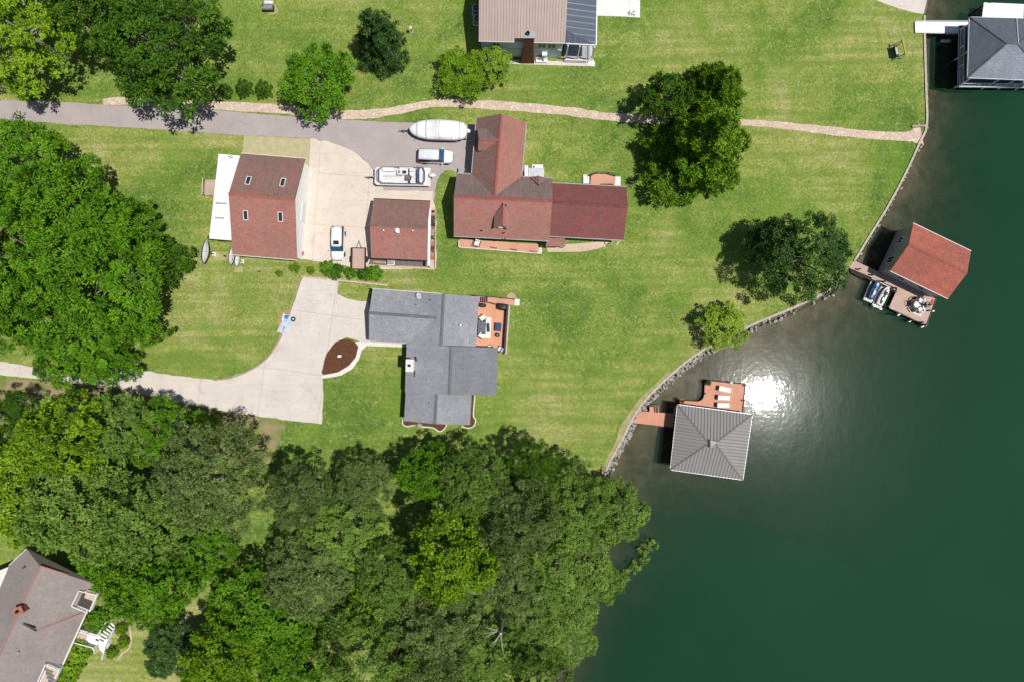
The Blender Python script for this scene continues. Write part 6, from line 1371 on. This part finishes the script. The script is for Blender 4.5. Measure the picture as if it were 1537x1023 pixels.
# shrubs between the yards
for k, (px, py, r, m_, lb) in enumerate(((492, 404, 12, L_viv, 'leafy shrub below the white estate car'), (504, 408, 11, L_dark, 'dark leafy shrub just right of the shrub below the white estate car'), (526, 409, 9, L_viv, 'small shrub touching the left side of the utility trailer'), (545, 411, 9, L_dark, 'small dark shrub under the tail of the utility trailer'), (560, 409, 12, L_viv, 'shrub between the utility trailer and the board edging'),
                                 (441, 402, 7, L_lime, 'low lime green clump below the workshop corner'), (466, 406, 6, L_lime, 'smaller lime green clump nearer the white estate car'), (418, 410, 5, L_lime, 'tiny green clump below the workshop back wall'))): T('shrub%d' % (k % 2), px, py, r, 1.3, m_, lb, 'shrub', 'shrub', 'shrubs between the two yards')
# southern wood
S_ = [('fine0', 18, 630, 42, 12.0, L_dark, 'dark tree at the frame edge just below the pale driveway'),
      ('broad0', 98, 660, 62, 19.2, L_yel, 'yellow green tree below the pale driveway near the left frame edge'), ('broad1', 25, 735, 64, 17.2, L_yel, 'yellow green tree at the left frame edge above the pinkish roof'), ('broad2', 180, 655, 60, 11.9, L_olv, 'olive green tree with upright clumps south of the driveway'),
      ('broad0', 243, 645, 48, 10.2, L_viv, 'mid green tree casting shade on the driveway edge'), ('mid1', 310, 640, 18, 7, L_lime, 'small bright sapling between the grey green tree and the driveway'), ('fine1', 325, 715, 76, 17.2, L_gry, 'large grey green tree south of the driveway end'),
      ('broad2', 125, 765, 77, 17.2, L_olv, 'olive tree in the middle of the western wood'), ('broad1', 228, 775, 62, 17.9, L_olv, 'olive tree between the yellow green trees and the large grey green tree'), ('broad0', 62, 770, 42, 11.0, L_yel, 'yellow green tree just above the top of the pinkish roof'),
      ('broad2', 188, 836, 54, 11.0, L_viv, 'mid green tree beside the white porch steps'), ('broad1', 235, 868, 61, 16.1, L_viv, 'mid green tree above the small lower lawn'), ('broad0', 300, 820, 52, 9.4, L_viv, 'fresh green tree below the large grey green tree'),
      ('fine0', 452, 742, 45, 16.6, L_gry, 'isolated grey green tree at the edge of the southern lawn'), ('fine1', 548, 725, 41, 11.0, L_gry, 'grey green tree right of the isolated one at the lawn edge'), ('fine0', 520, 800, 62, 10.8, L_olv, 'olive grey tree in the centre of the southern wood'), ('fine1', 470, 862, 63, 12.8, L_gry, 'grey green tree on the slope left of the wood centre'),
      ('broad1', 395, 915, 71, 11.9, L_viv, 'bright green tree right of the small lower lawn'), ('broad2', 350, 985, 61, 14.0, L_lime, 'lime green tree at the bottom edge beside the small lower lawn'), ('broad0', 440, 990, 57, 11.9, L_viv, 'bright green tree at the bottom edge left of the wood centre'),
      ('broad2', 262, 978, 40, 7.6, L_con, 'low tree coloured dark for deep shade at the edge of the small lower lawn'),  # added dark tree; its leaf colour stands in for deep shade
      ('mid0', 545, 905, 40, 10.2, L_yel, 'small yellow green tree sunk between grey green crowns'), ('fine0', 560, 975, 71, 17.2, L_olv, 'olive grey tree at the bottom edge of the wood centre'), ('fine1', 590, 860, 51, 14.0, L_olv, 'olive grey tree left of the yellow crown'),
      ('broad1', 645, 712, 43, 11.9, L_viv, 'bright green tree closest to the south end of the grey house'), ('fine1', 715, 725, 52, 15.0, L_olv, 'olive tree below the lawn between house and lake'), ('broad2', 685, 825, 62, 19.2, L_yel, 'vivid yellow green crown in the middle of the southern wood'),
      ('fine0', 775, 775, 59, 19.2, L_gry, 'grey green tree right of the yellow crown'), ('fine1', 800, 700, 40, 12.0, L_dark, 'dark tree at the lawn edge in front of the olive crowns'), ('fine0', 868, 755, 56, 13.0, L_olv, 'olive tree at the corner of lawn and shore'), ('mid1', 925, 770, 43, 10.3, L_olv, 'leaning shore tree reaching over the water'), ('fine1', 850, 850, 69, 11.9, L_olv, 'olive shore tree halfway down the wooded bank'),
      ('fine0', 770, 868, 55, 11.9, L_gry, 'grey green tree above the bleached dead snag'), ('fine1', 830, 940, 59, 10.1, L_olv, 'olive shore tree near the bottom edge'), ('fine0', 655, 935, 65, 15.0, L_gry, 'grey green tree below the yellow crown'), ('fine1', 735, 1000, 61, 10.1, L_olv, 'olive tree at the bottom edge below the bleached dead snag'), ('fine0', 810, 1015, 47, 14.9, L_olv, 'last shore tree at the bottom edge by the lake'), ('fine1', 640, 1020, 51, 17.9, L_gry, 'grey green tree at the bottom edge below the yellow crown'), ('mid0', 905, 870, 29, 8.0, L_olv, 'low shore bush hanging over the water below the leaning tree')]
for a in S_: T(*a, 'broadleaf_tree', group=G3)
# ring of trees just outside the frame
for k, (px, py, r) in enumerate(((-115, 300, 80), (-110, 470, 80), (-110, 690, 80), (-120, 70, 80), (520, 1140, 75), (660, 1145, 75), (330, 1130, 70))): T(['broad0', 'broad1', 'fine0'][k % 3], px, py, r, 14, [L_viv, L_olv][k % 2], 'tree standing just outside the picture edge', 'broadleaf_tree', group='trees beyond the picture edge')
# clipped bushes by the old house
for px, py, r, m_, lb in ((182, 944, 8.5, L_viv, 'clipped round bush nearest the top of the white porch steps'), (184, 964, 8.5, L_viv, 'clipped round bush in the middle of the arc by the porch steps'), (168, 979, 8.5, L_viv, 'clipped round bush at the foot of the porch steps'), (146, 930, 17, L_viv, 'big rounded bush between the pinkish roof and the porch steps'),
                         (120, 976, 17, L_yel, 'yellowish rounded bush below the porch floor'), (108, 996, 18, L_yel, 'yellowish rounded bush against the lower eave'), (97, 1013, 19, L_lime, 'light green rounded bush at the bottom edge by the pinkish roof')): T('ball', px, py, r, 1.6 if r < 14 else 2., L_lime if r < 14 else m_, lb, 'round_bush', 'bush', 'clipped bushes by the white porch steps')
bb_ = thing('bush_bed_edging', 'pale curved edging round the three clipped bushes', 'edging', W(188, 962)); mb = MB(bb_.location); mb.prism(band([tuple(v[:2]) for v in smooth_line([(*W2(*q), 0) for q in [(178, 930), (193, 938), (197, 955), (195, 970), (184, 980), (176, 990)]], 5)], .22), -.02, .08); mb.build('edging', m_pale, bb_)
# dead wood
sn = thing('dead_snag', 'bleached dead snag among the crowns of the southern wood', 'dead tree', (*W2(752, 945, 9), 0)); mb = MB(); rgx = random.Random(6)
mb.tube([(0, 0, -.3), (.1, .1, 6), (0, .2, 10.5)], [.3, .25, .16], 8); mb.build('trunk', m_barkpale, sn)
mb = MB()
for k in range(6):
    a = 2.4 + k * .33 + rgx.random(); l = rgx.uniform(1.2, 2.6); p = Vector((0, .1, rgx.uniform(8, 10.8))); q = p + Vector((math.cos(a) * l, math.sin(a) * l, rgx.uniform(.3, 1.4))); mb.tube([p, p.lerp(q, .5) + Vector((0, 0, .2)), q], [.08, .06, .02], 6)
mb.build('branches', m_barkpale, sn)
fb = thing('fallen_branch', 'leafy fallen branch trailing in the water off the wooded bank', 'fallen branch', W(950, 845, WZ)); mb = MB(fb.location)
mb.tube([W(905, 838, WZ + .8), W(930, 868, WZ + .25), W(960, 845, WZ + .2), W(978, 822, WZ + .3)], [.16, .13, .1, .04], 6); mb.build('limb', m_bark, fb)
me = crown_mesh('foliage', [(W(x, y).x - fb.location.x, W(x, y).y - fb.location.y, .3, .8, .8, .35) for x, y in ((928, 869), (940, 864), (955, 852), (966, 838), (978, 818), (970, 826))], .4, (.36, .13), 26, 3); o = bpy.data.objects.new('foliage', me); COL.objects.link(o); o.parent = fb; o.material_slots[0].link = 'OBJECT'; o.material_slots[0].material = L_olv
rl_ = thing('fallen_log', 'long bare fallen limb lying across the verge by the driveway', 'log', W(210, 612)); mb = MB(rl_.location); mb.tube([W(182, 616, .3), W(208, 611, .35), W(240, 606, .3)], [.16, .14, .06], 7); mb.build('limb', m_barkpale, rl_)
